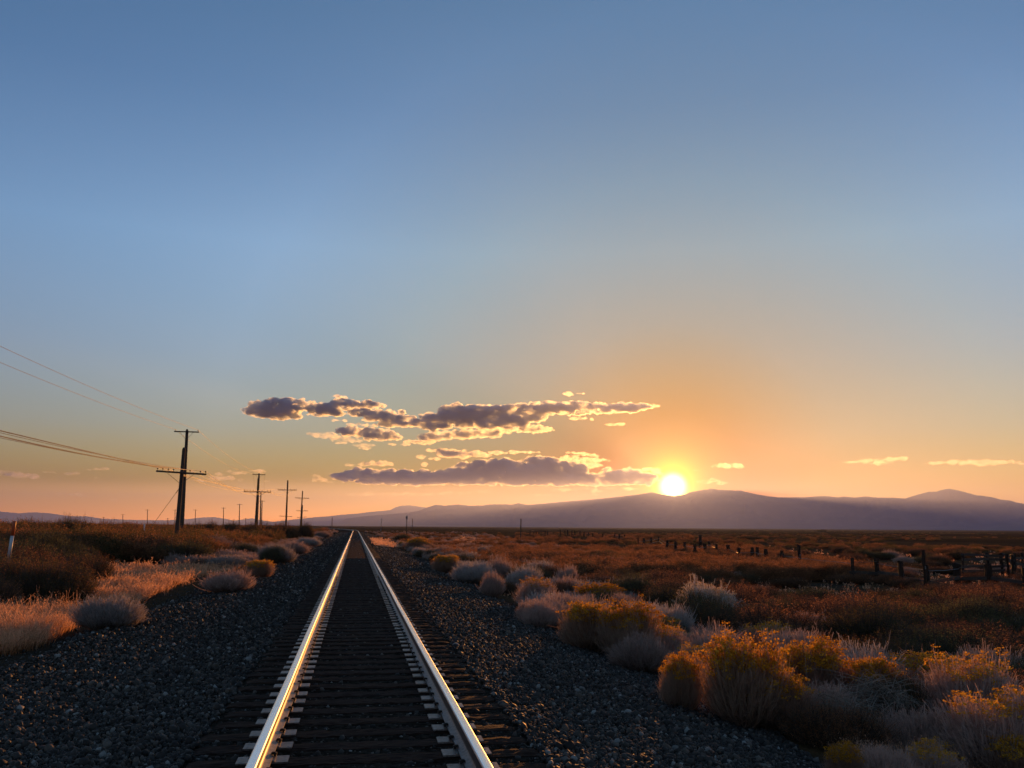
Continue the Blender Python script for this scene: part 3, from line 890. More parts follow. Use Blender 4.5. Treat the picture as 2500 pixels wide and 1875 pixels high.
lo5, w5 = pole('low telegraph pole close behind the rightmost one of the row', C2p(1720, 1030), 736, 254, [(1247.3, 1.6, OFF6, 0, 0.0)], (0.12, 0.16), None, G1)
lo6, w6 = pole('small leaning telegraph pole lowest behind the rightmost pair', C2p(1712, 1120), 737, 300, [(1262.7, 1.6, [], 0, -0.06)], (0.12, 0.16), None, G1)
hi0, v0 = wpole('tall power pole beyond the left edge of the picture', -25.6, 11, 13.6, 13.3, 1.18, [-1.08, 1.08], (0.13, 0.18))
hi1, v1 = pole('tallest power pole with a small top crossarm, right behind the nearest telegraph pole', C2p(473, 212), 444, 90, [(1054.7, 1.18, [-1.08, 1.08], 0.75, 0.0)], (0.14, 0.21), None, G2)
hi2, v2 = pole('tall power pole with small top crossarm behind the second telegraph pole', C2p(1250, 688), 627, 170, [(1158.8, 1.18, [-1.08, 1.08], 0.8, 0.0)], (0.14, 0.21), None, G2)
hi3, v3 = pole('power pole with one sided small arm just right of the second telegraph pole', C2p(1270, 893), 635, 270, [(1205.5, 1.0, [-0.9, 0.9], 0, 0.0)], (0.15, 0.21), None, G2)
hi4, v4 = pole('smaller power pole beside it, second right of the second telegraph pole', C2p(1283, 980), 638.5, 350, [(1223.5, 1.15, [], 0, 0.0)], (0.15, 0.2), None, G2)
pole('small low pole with crossarm half hidden left behind the lone telegraph pole', C2p(1542, 1070), 697, 230, [(1260.5, 1.6, [], 0, 0.04)], (0.1, 0.14), None, G1)
far = [(1040, 1018, 1033, 416, 'nearest and tallest distant power pole left of the second telegraph pole'),
       (866, 1057, 863, 495, 'distant power pole, second left of the second telegraph pole'),
       (563, 1078, 558, 555, 'distant power pole just right of the tall double pole'),
       (343, 1079, 339, 560, 'distant power pole just left of the tall double pole'),
       (44, 1078, 42, 560, 'distant power pole left of the guy wire anchor'),
       (-222, 1128, -222, 640, 'distant tiny power pole in the gap left of the guy wire'),
       (-430, 1158, -430, 800, 'smallest power pole barely above the scrub at left'),
       (1105, 1172, 1105, 620, 'tiny pole on the skyline just left of the second telegraph pole'),
       (263, 1172, 263, 640, 'tiny pole on the skyline left of the tall double pole'),
       (971, 1190, 971, 700, 'tiny stub pole on the skyline between two distant power poles')]
for i, (x, y, bx_, dd_, lab) in enumerate(far):
    tp = C2p(x, y); bb = C2p(bx_, 0)[0]
    pole(lab, tp, bb, dd_, [(tp[1] + 1.6, 1.35, [], 0, 0.0)], (0.16, 0.22), None, G3)


def wire(label, chain, sag, rad, group):
    m = MB()
    for a, b_ in zip(chain[:-1], chain[1:]):
        L = (b_ - a).length; s_ = sag * (L / 50) ** 2
        pts = []
        N = 26
        for q in range(N + 1):
            f_ = q / N; p = a.lerp(b_, f_); p = Vector((p.x, p.y, p.z - s_ * 4 * f_ * (1 - f_))); pts.append(p)
        m.tube(pts, rad, 5, cap=False)
    o = m.build('overhead_wire', wire_mat, None, smooth=True)
    tag(o, label, 'wire', group)
    return o


ordn = ['leftmost', 'second from left', 'third from left', 'fourth from left', 'fifth from left', 'sixth from left', 'rightmost']
for q, o_ in enumerate(ordn):
    if q == 3: continue
    ch = [w0[0][q], w1[0][q], w2[0][q], w3[0][q]]
    wire(f'thin line wire on the {o_} insulator of the long telegraph crossarms', ch, [0.1, 0.15, 0.6, 0.6, 0.66, 0.95, 1.05][q], 0.013, 'telegraph wires strung to the near poles')
for q, o_ in enumerate(['left', 'right']):
    wire(f'high wire running to the {o_} end of the tallest pole top crossarm', [v0[0][q], v1[0][q], v2[0][q], v3[0][q]], 0.34, 0.014, 'high wires on the tall power poles')

# marker and signs
def up_post(name, label, cat, top, bx_, dist, rad, mat, parts=(), shape='round'):
    tp = ydist(top[0], top[1], dist); bp = ydist(bx_, 1285 + 2.2 * F / dist * 0.4, dist)
    g0 = float(gz(bp.x, dist)); L = tp.z - g0
    lean = (tp.x - bp.x)
    root = empty(name, (bp.x, dist, g0)); tag(root, label, cat)
    def at_f(f_): return Vector((lean * f_, 0, L * f_))
    return root, at_f, L


mk, af, L = up_post('marker_post', 'thin white marker post with orange red top standing in the scrub at the left edge', 'marker post', (35.8, 1271.8), 17, 27, 0.045, white_mat)
m = MB(); m.tube([Vector((0, 0, -0.3)), af(0.5)], 0.042, 14); m.build('post', grey_mat, mk, True)
m = MB(); m.tube([af(0.5), af(0.80)], 0.046, 14); m.build('white_sleeve', white_mat, mk, True)
m = MB(); m.tube([af(0.80), af(0.99), af(1.0)], [0.047, 0.047, 0.035], 14); m.build('orange_cap', orange_mat, mk, True)
mk, af, L = up_post('marker_post', 'tiny pale marker post far off in the left scrub before the double pole', 'marker post', (353, 1279), 352.5, 75, 0.05, white_mat)
m = MB(); m.tube([Vector((0, 0, -0.3)), af(1.0)], 0.055, 10); m.build('post', white_mat, mk, True)

mk, af, L = up_post('track_sign', 'trackside post with a small grey box sign right of the rails', 'sign', (993, 1259), 993, 190, 0.05, grey_mat)
m = MB(); m.tube([Vector((0, 0, -0.3)), af(1.0)], 0.075, 10); m.build('post', pole_mat, mk, True)
m = MB(); m.box(af(0.93) + Vector((0, -0.09, 0)), (0.40, 0.05, 0.62)); m.build('sign_plate', grey_mat, mk)
m = MB(); m.box(af(0.965) + Vector((0.05, -0.122, 0)), (0.2, 0.012, 0.16)); m.build('white_panel', white_mat, mk)
mk, af, L = up_post('track_sign', 'trackside post with a narrow white head right of the bend', 'sign', (931, 1265), 930.5, 230, 0.05, grey_mat)
m = MB(); m.tube([Vector((0, 0, -0.3)), af(1.0)], 0.06, 10); m.build('post', grey_mat, mk, True)
m = MB(); m.box(af(0.9) + Vector((0.05, -0.07, 0)), (0.22, 0.04, 0.75)); m.build('sign_plate', white_mat, mk)
m = MB(); m.box(af(0.32) + Vector((-0.1, -0.07, 0)), (0.36, 0.1, 0.22)); m.build('bracket_box', grey_mat, mk)
for (x, y0, bx_, dd_, r_, lab) in [(1007, 1266, 1006.5, 240, 0.075, 'plain thin post right of the box sign'), (811, 1263.5, 810.5, 330, 0.13, 'lone bare post left of the bend in the rails'),
                                   (1272, 1266, 1271, 165, 0.10, 'tall bare timber post at the near end of the far fence')]:
    mk, af, L = up_post('timber_post', lab, 'post', (x, y0), bx_, dd_, r_, pole_mat)
    m = MB(); m.tube([Vector((0, 0, -0.3)), af(0.5), af(0.99), af(1.0)], [r_ * 1.1, r_, r_ * 0.95, r_ * 0.6], 10); m.build('shaft', pole_mat, mk)
    m = MB(); m.box(af(0.7) + Vector((0, -r_, 0)), (0.04, 0.03, 0.2)); m.build('staple_plate', grey_mat, mk)

# ------------------------------------------------------------------ fence
K3 = lambda x, y: (1600 + x / 4.424, 1240 + y / 4.424)
K4 = lambda x, y: (2050 + x / 4.916, 1300 + y / 4.916)
K7 = lambda x, y: (1280 + x / 4.254, 1260 + y / 4.254)
def hor(x): return HORIZ + math.tan(ROLL) * (x - 1250)
ZT = 0.15
def fpost(px, wpx, ztop=ZT, dmax=230):
    d = min(dmax, (CAM.z - ztop) * F / max(3.0, px[1] - hor(px[0])))
    p = ydist(px[0], px[1], d)
    g0 = float(gz(p.x, p.y))
    w_ = max(0.10, 1.15 * wpx / F * d)
    return Vector((p.x, p.y, g0)), p.z - g0, min(w_, 0.36)
lineA = [K7(1040, 195) + (3,), K7(985, 190) + (4.2,), K7(940, 180) + (2.6,), K7(815, 182) + (4,), K7(710, 180) + (3.4,), K7(668, 172) + (3,), K7(620, 165) + (2.8,), K7(580, 157) + (2.4,),
         K7(527, 150) + (3,), K7(495, 150) + (2.6,), K7(450, 143) + (3,), K7(425, 146) + (2,), K7(375, 140) + (2.4,), K7(240, 148) + (2,), K7(215, 156) + (2,), K7(150, 158) + (2,), K7(122, 160) + (2.4,), K7(98, 160) + (2.2,), K7(60, 155) + (2,)]
lineB = [K7(1185, 235) + (3,), K7(1245, 230) + (5,), K7(1320, 225) + (5,), K7(1395, 215) + (3,), K3(125, 355) + (6,), K3(215, 365) + (6.5,), K3(315, 370) + (6,), K3(425, 395) + (7,), K3(535, 388) + (10,), K3(575, 362) + (7,),
         K3(650, 395) + (6,), K3(785, 400) + (8,), K3(903, 435) + (7.5,), K3(1045, 430) + (8.5,), K3(1192, 450) + (9,), K3(1365, 462) + (9,), K4(155, 310) + (7,), K4(435, 315) + (11,), K4(735, 348) + (12,), K4(1045, 390) + (11,),
         K4(1400, 365) + (16,), K4(1780, 378) + (16,), K4(2215, 412) + (17,)]
frng = np.random.default_rng(31)


def rough_post(h, w_):
    m = MB(); n_ = 9
    pts = []; rad = []
    for f_ in (-0.2, 0.0, 0.25, 0.5, 0.75, 0.93, 1.0):
        pts.append(Vector((frng.normal() * 0.01, frng.normal() * 0.01, h * f_))); rad.append(w_ / 2 * frng.uniform(0.85, 1.1))
    m.tube(pts, rad, n_)
    m.v = [(x + frng.normal() * 0.008, y + frng.normal() * 0.008, z + (frng.normal() * 0.025 if z > h * 0.97 else 0)) for x, y, z in m.v]
    return m


def fence(label, posts, ztops, rails, group=None, name='timber_fence'):
    P_ = [fpost((x, y), w_, zt) for (x, y, w_), zt in zip(posts, ztops)]
    o0 = P_[len(P_) // 2][0]
    root = empty(name, o0); tag(root, label, 'fence', group)
    for (p, h, w_) in P_:
        m = rough_post(h, w_)
        q = m.build('post', post_mat, root, loc=p - o0); q.rotation_euler = (frng.normal() * 0.03, frng.normal() * 0.03, frng.uniform(0, 6))
    for hz_, thick in rails:
        for (a, ha, wa), (b_, hb_, wb) in zip(P_[:-1], P_[1:]):
            if (a - b_).length > 45 or frng.uniform() < 0.12: continue
            m = MB(); A = a - o0 + Vector((0, -wa / 2, hz_ + frng.normal() * 0.04)); B_ = b_ - o0 + Vector((0, -wb / 2, hz_ + frng.normal() * 0.04))
            if thick < 0.02:
                m.tube([A, A.lerp(B_, 0.5) - Vector((0, 0, 0.03)), B_], thick, 4, cap=False)
                m.build('wire_strand', wire_mat, root)
            else:
                dr = (B_ - A); L = dr.length; M_ = dr.to_track_quat('X', 'Z').to_matrix()
                m.box((A + B_) / 2, (L + 0.2, 0.04, thick), M_); m.build('rail', board_mat, root)
    return root


fence('far run of old fence posts and wire crossing the scrub below the ridge', lineA, [0.15] * len(lineA), [(0.5, 0.010), (0.85, 0.010)])
zb = [0.15] * len(lineB)
fence('near run of stubby rough fence posts with low boards crossing the scrub on the right', lineB, zb, [(0.42, 0.15), (0.9, 0.012)])
# taller lone posts
for (pt, w_, zt, lab) in [(K3(483, 292), 6.5, 0.75, 'taller leaning post among the fence stubs right below the sun'), (K3(1548, 400), 8, 0.55, 'tall post with a shrub crown behind it in the middle of the right fence'),
                          (K4(1000, 215), 8, 0.75, 'tall square post with a leafy bush at its top beside the right fence'), (K3(1100, 426), 7, 0.2, 'short stub post behind the pair in the right fence')]:
    p, h, w2_ = fpost(pt, w_, zt)
    root = empty('timber_post', p); tag(root, lab, 'post')
    rough_post(h, w2_).build('shaft', post_mat, root)
    m = MB(); m.box((0, -w2_ / 2, h * 0.6), (0.05, 0.03, 0.12)); m.build('wire_staple', grey_mat, root)
# plank corral at the far right
cor = [K4(1460, 258) + (5,), K4(1770, 250) + (6.5,), K4(1940, 250) + (6,), K4(2015, 255) + (6,), K4(2068, 268) + (9,)]
fence('plank corral of horizontal grey boards behind the right fence', cor, [0.32] * 5, [(0.35, 0.14), (0.68, 0.14), (1.0, 0.14), (1.25, 0.12)], name='plank_corral')
cor2 = [K4(2068, 268) + (7,), K4(2150, 262) + (6,), K4(2240, 262) + (6,), K4(2330, 262) + (6,)]
fence('second plank corral panel cut by the right edge of the picture', [(x + 6, y - 4, w_) for x, y, w_ in cor2], [0.3] * 4, [(0.35, 0.14), (0.68, 0.14), (1.0, 0.14)], name='plank_corral')
# ------------------------------------------------------------------ plants
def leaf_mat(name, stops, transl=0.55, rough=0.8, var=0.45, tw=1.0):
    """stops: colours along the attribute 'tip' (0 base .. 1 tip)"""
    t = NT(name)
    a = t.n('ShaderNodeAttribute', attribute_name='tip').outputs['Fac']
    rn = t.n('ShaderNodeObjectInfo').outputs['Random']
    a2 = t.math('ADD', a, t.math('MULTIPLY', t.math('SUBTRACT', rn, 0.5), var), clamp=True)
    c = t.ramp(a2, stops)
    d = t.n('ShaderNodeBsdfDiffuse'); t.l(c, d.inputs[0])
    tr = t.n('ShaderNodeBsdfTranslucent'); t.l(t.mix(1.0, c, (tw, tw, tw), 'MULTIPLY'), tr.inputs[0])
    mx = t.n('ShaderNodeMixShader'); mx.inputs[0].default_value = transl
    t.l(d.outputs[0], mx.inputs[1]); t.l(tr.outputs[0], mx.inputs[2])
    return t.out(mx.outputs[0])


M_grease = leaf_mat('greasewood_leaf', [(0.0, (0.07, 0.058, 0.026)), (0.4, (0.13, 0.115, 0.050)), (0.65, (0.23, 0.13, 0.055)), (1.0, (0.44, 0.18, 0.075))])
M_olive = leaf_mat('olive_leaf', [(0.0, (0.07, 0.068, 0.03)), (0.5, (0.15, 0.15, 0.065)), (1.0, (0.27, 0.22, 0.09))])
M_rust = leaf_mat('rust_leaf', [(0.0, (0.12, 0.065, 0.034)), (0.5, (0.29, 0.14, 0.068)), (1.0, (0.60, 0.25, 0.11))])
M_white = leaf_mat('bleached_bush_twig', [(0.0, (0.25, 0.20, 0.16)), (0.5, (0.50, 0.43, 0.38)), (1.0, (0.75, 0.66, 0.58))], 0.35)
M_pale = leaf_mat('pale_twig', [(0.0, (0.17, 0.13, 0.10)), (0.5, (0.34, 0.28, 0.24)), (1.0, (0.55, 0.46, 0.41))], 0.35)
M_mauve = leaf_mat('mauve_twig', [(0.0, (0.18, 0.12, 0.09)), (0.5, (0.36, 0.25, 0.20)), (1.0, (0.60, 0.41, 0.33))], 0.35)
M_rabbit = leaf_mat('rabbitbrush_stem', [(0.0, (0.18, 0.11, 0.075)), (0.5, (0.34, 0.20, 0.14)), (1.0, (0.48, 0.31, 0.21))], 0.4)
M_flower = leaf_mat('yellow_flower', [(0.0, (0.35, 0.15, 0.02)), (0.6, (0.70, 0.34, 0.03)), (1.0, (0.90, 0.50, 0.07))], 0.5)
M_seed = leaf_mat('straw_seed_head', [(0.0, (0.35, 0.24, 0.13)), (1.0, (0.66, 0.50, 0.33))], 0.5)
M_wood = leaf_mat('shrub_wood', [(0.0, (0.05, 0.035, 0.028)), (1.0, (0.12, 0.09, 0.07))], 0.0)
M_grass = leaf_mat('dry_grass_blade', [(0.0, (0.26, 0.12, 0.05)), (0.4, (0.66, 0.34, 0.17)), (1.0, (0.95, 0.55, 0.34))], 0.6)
M_tangle = leaf_mat('bleached_twig', [(0.0, (0.20, 0.16, 0.12)), (1.0, (0.40, 0.34, 0.27))], 0.1)

prng = np.random.default_rng(77)


def ribbons(P0, P1, w0, w1, bend=None, segs=2, seed=None):
    """thin curved strips from P0 to P1; returns verts, quads, t along"""
    n = len(P0)
    g_ = prng
    D = P1 - P0; L = np.linalg.norm(D, axis=1, keepdims=True) + 1e-9
    rnd = g_.normal(size=(n, 3)); side = np.cross(D, rnd); side /= (np.linalg.norm(side, axis=1, keepdims=True) + 1e-9)
    if bend is None: bend = g_.normal(size=(n, 3)) * 0.06 * L
    w0 = np.broadcast_to(w0, (n,))[:, None]; w1 = np.broadcast_to(w1, (n,))[:, None]
    V = np.zeros((n, segs + 1, 2, 3)); T = np.zeros((n, segs + 1, 2))
    for s in range(segs + 1):
        f_ = s / segs
        c = P0 + D * f_ + bend * (4 * f_ * (1 - f_))
        w_ = w0 + (w1 - w0) * f_
        V[:, s, 0] = c - side * w_ / 2; V[:, s, 1] = c + side * w_ / 2; T[:, s] = f_
    base = (np.arange(n) * (segs + 1) * 2)[:, None, None] + (np.arange(segs) * 2)[None, :, None]
    q = base + np.array([0, 1, 3, 2])[None, None, :]
    return V.reshape(-1, 3), q.reshape(-1, 4), T.reshape(-1)


def leaves(P, size, up=0.4, aspect=0.35):
    n = len(P)
    a = prng.normal(size=(n, 3)); a[:, 2] = np.abs(a[:, 2]) + up; a /= np.linalg.norm(a, axis=1, keepdims=True)
    b_ = np.cross(a, prng.normal(size=(n, 3))); b_ /= (np.linalg.norm(b_, axis=1, keepdims=True) + 1e-9)
    s = np.broadcast_to(size, (n,))[:, None] * prng.uniform(0.6, 1.3, (n, 1))
    V = np.stack([P, P + a * s * 0.5 + b_ * s * aspect * 0.5, P + a * s, P + a * s * 0.5 - b_ * s * aspect * 0.5], 1)
    q = (np.arange(n) * 4)[:, None] + np.arange(4)[None]
    return V.reshape(-1, 3), q


def join(parts):
    V = []; Q = []; T = []; nb = 0
    for v, q, t_ in parts:
        V.append(v); Q.append(q + nb); T.append(t_); nb += len(v)
    return np.concatenate(V), np.concatenate(Q), np.concatenate(T)


def lobes(k, flat=1.0):
    """several overlapping domes inside a unit shrub (half width .5, height 1): x, y, top, radius"""
    L = []
    for i in range(k):
        a = 2 * math.pi * i / k + prng.uniform(-0.5, 0.5); r_ = prng.uniform(0.12, 0.27) if k > 1 else 0
        rad = (0.53 - r_) * prng.uniform(0.85, 1.1) if k > 1 else 0.5
        L.append((math.cos(a) * r_, math.sin(a) * r_, prng.uniform(0.66, 0.98) * (1.0 - 0.6 * max(0, r_ - 0.15)), rad))
    return L


def dome_points(n, L, shell=(0.72, 1.0), under=0.12):
    P = np.zeros((n, 3)); C = np.zeros((n, 3))
    wts = np.array([l[3] ** 2 for l in L]); idx = prng.choice(len(L), n, p=wts / wts.sum())
    la = np.array(L)[idx]
    u = prng.normal(size=(n, 3)); u[:, 2] = np.abs(u[:, 2]) - under; u /= np.linalg.norm(u, axis=1, keepdims=True)
    cl = np.sin(u[:, 0] * 6 + idx * 2.1) * np.sin(u[:, 1] * 7 + idx) + 0.6 * np.sin(u[:, 2] * 11 + u[:, 0] * 13 + idx * 1.7)
    rad = prng.uniform(shell[0], shell[1], n) * (0.90 + 0.11 * cl) + np.where(prng.uniform(size=n) < 0.10, prng.uniform(0.0, 0.22, n), 0)
    cz = la[:, 2] * 0.30
    P[:, 0] = la[:, 0] + u[:, 0] * la[:, 3] * rad
    P[:, 1] = la[:, 1] + u[:, 1] * la[:, 3] * rad
    P[:, 2] = cz + u[:, 2] * (la[:, 2] - cz) * rad
    P[:, 2] = np.maximum(P[:, 2], 0.03)
    C[:, 0] = la[:, 0] * 0.6; C[:, 1] = la[:, 1] * 0.6
    return P, C, rad


def leafy_shrub(nl, nt, lsize, k=5, segs=2, flow=0):
    """greasewood: woody stems, leafy sprays pointing up at the surface"""
    L = lobes(k)
    T_, C, rd = dome_points(nt, L, (0.55, 1.0))
    inner = C + (T_ - C) * prng.uniform(0.55, 0.8, (nt, 1)); inner[:, 2] *= 0.8
    up_ = T_ - inner; up_[:, 2] += 0.10
    tips = inner + up_
    wood = [ribbons(C[:nt // 6] * 0.3, inner[:nt // 6], 0.016, 0.006, segs=3)]
    tw = ribbons(inner, tips, 0.005, 0.002, segs=segs)
    wood.append(tw)
    Vw, Qw, Tw = join(wood)
    # leaves along the outer part of each spray
    i_ = prng.integers(0, nt, nl); f_ = prng.uniform(0.15, 1.08, (nl, 1)) ** 0.8
    P = inner[i_] + (tips - inner)[i_] * f_ + prng.normal(size=(nl, 3)) * 0.012
    Vl, Ql = leaves(P, lsize)
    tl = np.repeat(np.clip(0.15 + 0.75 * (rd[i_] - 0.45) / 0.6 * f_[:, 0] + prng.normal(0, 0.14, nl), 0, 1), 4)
    return (Vw, Qw, Tw), (Vl, Ql, tl)


def broom_shrub(ns, k=4, w=0.0045, heads=0, headsize=0.02, fan=0.5, seg=3, topw=0.0025):
    """rabbitbrush: a dense sheaf of fine upright stems"""
    L = lobes(k)
    T_, C, rd = dome_points(ns, L, (0.62, 1.06), under=-0.10)
    base = C + prng.normal(size=(ns, 3)) * 0.05; base[:, 2] = 0
    st = base + (T_ - base) * prng.uniform(0.0, 0.45, (ns, 1))
    bend = np.zeros((ns, 3)); bend[:, :2] = (T_ - base)[:, :2] * 0.10; bend[:, 2] = -0.03
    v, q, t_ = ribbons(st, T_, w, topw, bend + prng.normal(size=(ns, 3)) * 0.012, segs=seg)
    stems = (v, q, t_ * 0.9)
    n2 = ns * 2
    i_ = prng.integers(0, ns, n2); f_ = prng.uniform(0.5, 0.95, (n2, 1))
    p0 = st[i_] + (T_ - st)[i_] * f_
    p1 = p0 + (T_ - st)[i_] * prng.uniform(0.08, 0.25, (n2, 1)) + prng.normal(size=(n2, 3)) * 0.028
    tw = ribbons(p0, p1, w * 0.7, topw * 0.8, segs=1)
    nd = max(8, ns // 28)
    i_ = prng.integers(0, ns, nd)
    q0 = base[i_]; q1 = base[i_] + (T_ - base)[i_] * prng.uniform(0.9, 1.22, (nd, 1)) + prng.normal(size=(nd, 3)) * 0.05
    q1[:, 2] = np.abs(q1[:, 2])
    dead = ribbons(q0, q1, w * 2.4, w * 0.7, np.concatenate([(q1 - q0)[:, :2] * 0.12, np.full((nd, 1), -0.05)], 1), segs=5)
    stems = join([stems, (dead[0], dead[1], 0.25 + 0.5 * dead[2])])
    body = join([stems, (tw[0], tw[1], 0.4 + 0.6 * tw[2])])
    fl = None
    if heads:
        hgt = T_[:, 2]; out = rd
        sc = hgt + 0.25 * prng.uniform(size=ns)
        pick = np.argsort(-sc)[:int(heads * 2.2)]; pick = prng.choice(pick, heads, replace=False)
        hp = T_[pick]
        nlf = 16
        P = np.repeat(hp, nlf, 0) + prng.normal(size=(heads * nlf, 3)) * headsize * np.array([0.75, 0.75, 0.42])
        vl, ql = leaves(P, headsize * 0.75, up=0.2, aspect=0.8)
        fl = (vl, ql, np.repeat(np.clip(prng.normal(0.6, 0.25, heads * nlf), 0, 1), 4))
    return body, fl


def mk_mesh(name, part, mat):
    v, q, t_ = part
    me = mesh_np(name, v, q, attrs={'tip': t_})
    me.materials.append(mat)
    return me


PROTO = {}
def reg(kind, parts): PROTO.setdefault(kind, []).append(parts)


for i in range(4):
    w_, l_ = leafy_shrub(30000, 2400, 0.018, k=8)
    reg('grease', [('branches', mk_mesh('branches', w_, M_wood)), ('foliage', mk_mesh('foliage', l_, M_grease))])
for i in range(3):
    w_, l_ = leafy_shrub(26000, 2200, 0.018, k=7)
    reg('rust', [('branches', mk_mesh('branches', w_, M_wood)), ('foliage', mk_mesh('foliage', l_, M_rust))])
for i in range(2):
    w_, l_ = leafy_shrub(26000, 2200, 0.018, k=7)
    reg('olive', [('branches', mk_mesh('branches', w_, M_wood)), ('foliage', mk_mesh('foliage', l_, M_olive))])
for i in range(3):
    b_, f_ = broom_shrub(3000, k=7, w=0.0078, topw=0.0042)
    reg('pale', [('twigs', mk_mesh('twigs', b_, M_pale))])
for i in range(3):
    b_, f_ = broom_shrub(3000, k=7, w=0.0078, topw=0.0042)
    reg('mauve', [('twigs', mk_mesh('twigs', b_, M_mauve))])
for i in range(3):
    b_, f_ = broom_shrub(3800, k=6, w=0.0068, topw=0.004, heads=330, headsize=0.034)
    reg('flower', [('twigs', mk_mesh('twigs', b_, M_rabbit)), ('flower_heads', mk_mesh('flower_heads', f_, M_flower))])
for i in range(2):
    b_, f_ = broom_shrub(4000, k=6, w=0.0062, topw=0.0036, heads=110, headsize=0.028)
    reg('sparse', [('twigs', mk_mesh('twigs', b_, M_mauve)), ('flower_heads', mk_mesh('flower_heads', f_, M_flower))])
b_, f_ = broom_shrub(1300, k=5, w=0.010, heads=420, headsize=0.020, topw=0.006)
reg('whitebush', [('twigs', mk_mesh('twigs', b_, M_white)), ('seed_heads', mk_mesh('seed_heads', f_, M_seed))])


def tangle():
    n = 420
    a = prng.uniform(0, 2 * math.pi, n); u = prng.uniform(-0.2, 1, n)
    P0 = np.stack([np.cos(a) * 0.42 * np.sqrt(1 - np.clip(u, -1, 1) ** 2 * 0.8), np.sin(a) * 0.42 * np.sqrt(1 - u ** 2 * 0.8), 0.42 + u * 0.45], 1)
    P1 = P0 + np.cross(P0 - np.array([0, 0, 0.4]), prng.normal(size=(n, 3))) * 1.1
    P1 = P1 * 0.9; P1[:, 2] = np.abs(P1[:, 2]); P0[:, 2] = np.abs(P0[:, 2])
    bend = (P0 + P1) / 2 - np.array([0, 0, 0.42]); bend /= (np.linalg.norm(bend, axis=1, keepdims=True) + 1e-6)
    v, q, t_ = ribbons(P0, P1, 0.011, 0.004, bend * 0.12 + prng.normal(size=(n, 3)) * 0.03, segs=5)
    return v, q, t_


reg('tangle', [('twigs', mk_mesh('twigs', tangle(), M_tangle))])

# cheap far versions
FAR = {}
for kind, M_, fn in (('grease', M_grease, lambda: leafy_shrub(6500, 420, 0.036, k=7)[1]), ('rust', M_rust, lambda: leafy_shrub(6500, 420, 0.036, k=7)[1]),
                     ('pale', M_mauve, lambda: broom_shrub(700, k=5, w=0.016, topw=0.009, seg=2)[0])):
    FAR[kind] = [mk_mesh('foliage', fn(), M_) for _ in range(3)]

USED = {}
NSHRUB = 0
NAMES = {'grease': ('greasewood_shrub', 'shrub'), 'rust': ('greasewood_shrub', 'shrub'), 'olive': ('sagebrush', 'shrub'), 'pale': ('rabbitbrush', 'bush'), 'mauve': ('rabbitbrush', 'bush'),
         'flower': ('flowering_rabbitbrush', 'bush'), 'sparse': ('flowering_rabbitbrush', 'bush'), 'whitebush': ('winterfat_bush', 'bush'), 'tangle': ('tumbleweed', 'tumbleweed')}


def shrub(kind, x, y, width, height, label, group=None, depth=None, rz=None, var=None, sink=0.03):
    global NSHRUB
    NSHRUB += 1
    vs = PROTO[kind]; parts = vs[int(prng.integers(0, len(vs))) if var is None else var % len(vs)]
    nm, cat = NAMES[kind]
    root = empty(nm, (x, y, float(gz(x, y)) - sink))
    root.rotation_euler = (0, 0, prng.uniform(0, 6.28) if rz is None else rz)
    root.scale = (width, depth or width, height)
    tag(root, label, cat, group)
    for pn, me in parts:
        link(pn, me, None, root)
    return root


PLACED = []
def by_px(kind, x0, x1, yt, yb, label, var=None, group=None, wmul=1.22, hmul=1.08, back=0.35, rz=None):
    """put a bush so that it fills this box of the photograph"""
    g_ = at((x0 + x1) / 2, yb)
    d0 = g_.y
    y_ = d0 + back * (x1 - x0) / F * d0
    c = ydist((x0 + x1) / 2, yb, y_)
    top = ydist((x0 + x1) / 2, yt, y_)
    h = top.z - float(gz(c.x, y_))
    w_ = (x1 - x0) / F * y_
    PLACED.append((c.x, y_, w_ / 2))
    return shrub(kind, c.x, y_, w_ * wmul, max(0.15, h * hmul), label, group, var=var, rz=rz)


S = 1.7696
def B(x, y): return (1250 + x / S, 1350 + y / S)
def bx4(kind, X0, X1, Y0, Y1, label, **k):
    a = B(X0, Y0); b_ = B(X1, Y1)
    return by_px(kind, a[0], b_[0], a[1], b_[1], label, **k)


G = 'rabbitbrush mounds along the right edge of the gravel'
bx4('flower', 215, 480, 165, 430, 'wide mound with a bright yellow flower crown beside the gravel', var=0, group=G)
bx4('flower', 380, 640, 195, 470, 'grey stemmed mound joined to the first flowering mound on its right', var=1, group=G)
bx4('whitebush', 735, 985, 140, 330, 'bleached whitish twiggy bush standing above the others in the right foreground', var=0, hmul=1.5)
bx4('whitebush', 940, 1050, 190, 320, 'small bleached sprig leaning right of the whitish bush', var=0)
bx4('pale', 560, 780, 195, 380, 'pale grey feathery bush left of the whitish twiggy bush')
bx4('mauve', 760, 1010, 290, 470, 'grey mauve bush just below the whitish twiggy bush')
bx4('sparse', 960, 1230, 285, 450, 'grey bush edged with small seed heads behind the round flowering mound')
bx4('flower', 640, 830, 415, 680, 'small left lobe of yellow flowering rabbitbrush at the gravel edge', var=2)
bx4('flower', 835, 1190, 325, 770, 'tall round rusty rabbitbrush mound in the middle of the right foreground', var=1)
bx4('flower', 1160, 1460, 355, 700, 'yellow flowering mound directly right of the tall round one', var=2)
bx4('flower', 1420, 1680, 385, 720, 'dark bush with yellow crown right of the two flowering mounds', var=0)
bx4('whitebush', 1470, 1640, 370, 500, 'pale tuft poking up behind the dark yellow crowned bush', var=0)
bx4('tangle', 1280, 1510, 610, 810, 'tangled ball of bleached bare twigs in front of the flowering mounds')
bx4('tangle', 1480, 1700, 560, 800, 'second loose tangle of bare twigs under the dark yellow crowned bush')
bx4('olive', 1600, 1950, 310, 560, 'dark green round bush behind the flowering mounds on the right')
bx4('mauve', 1560, 1900, 640, 905, 'low dusky grey bush in front at the right')
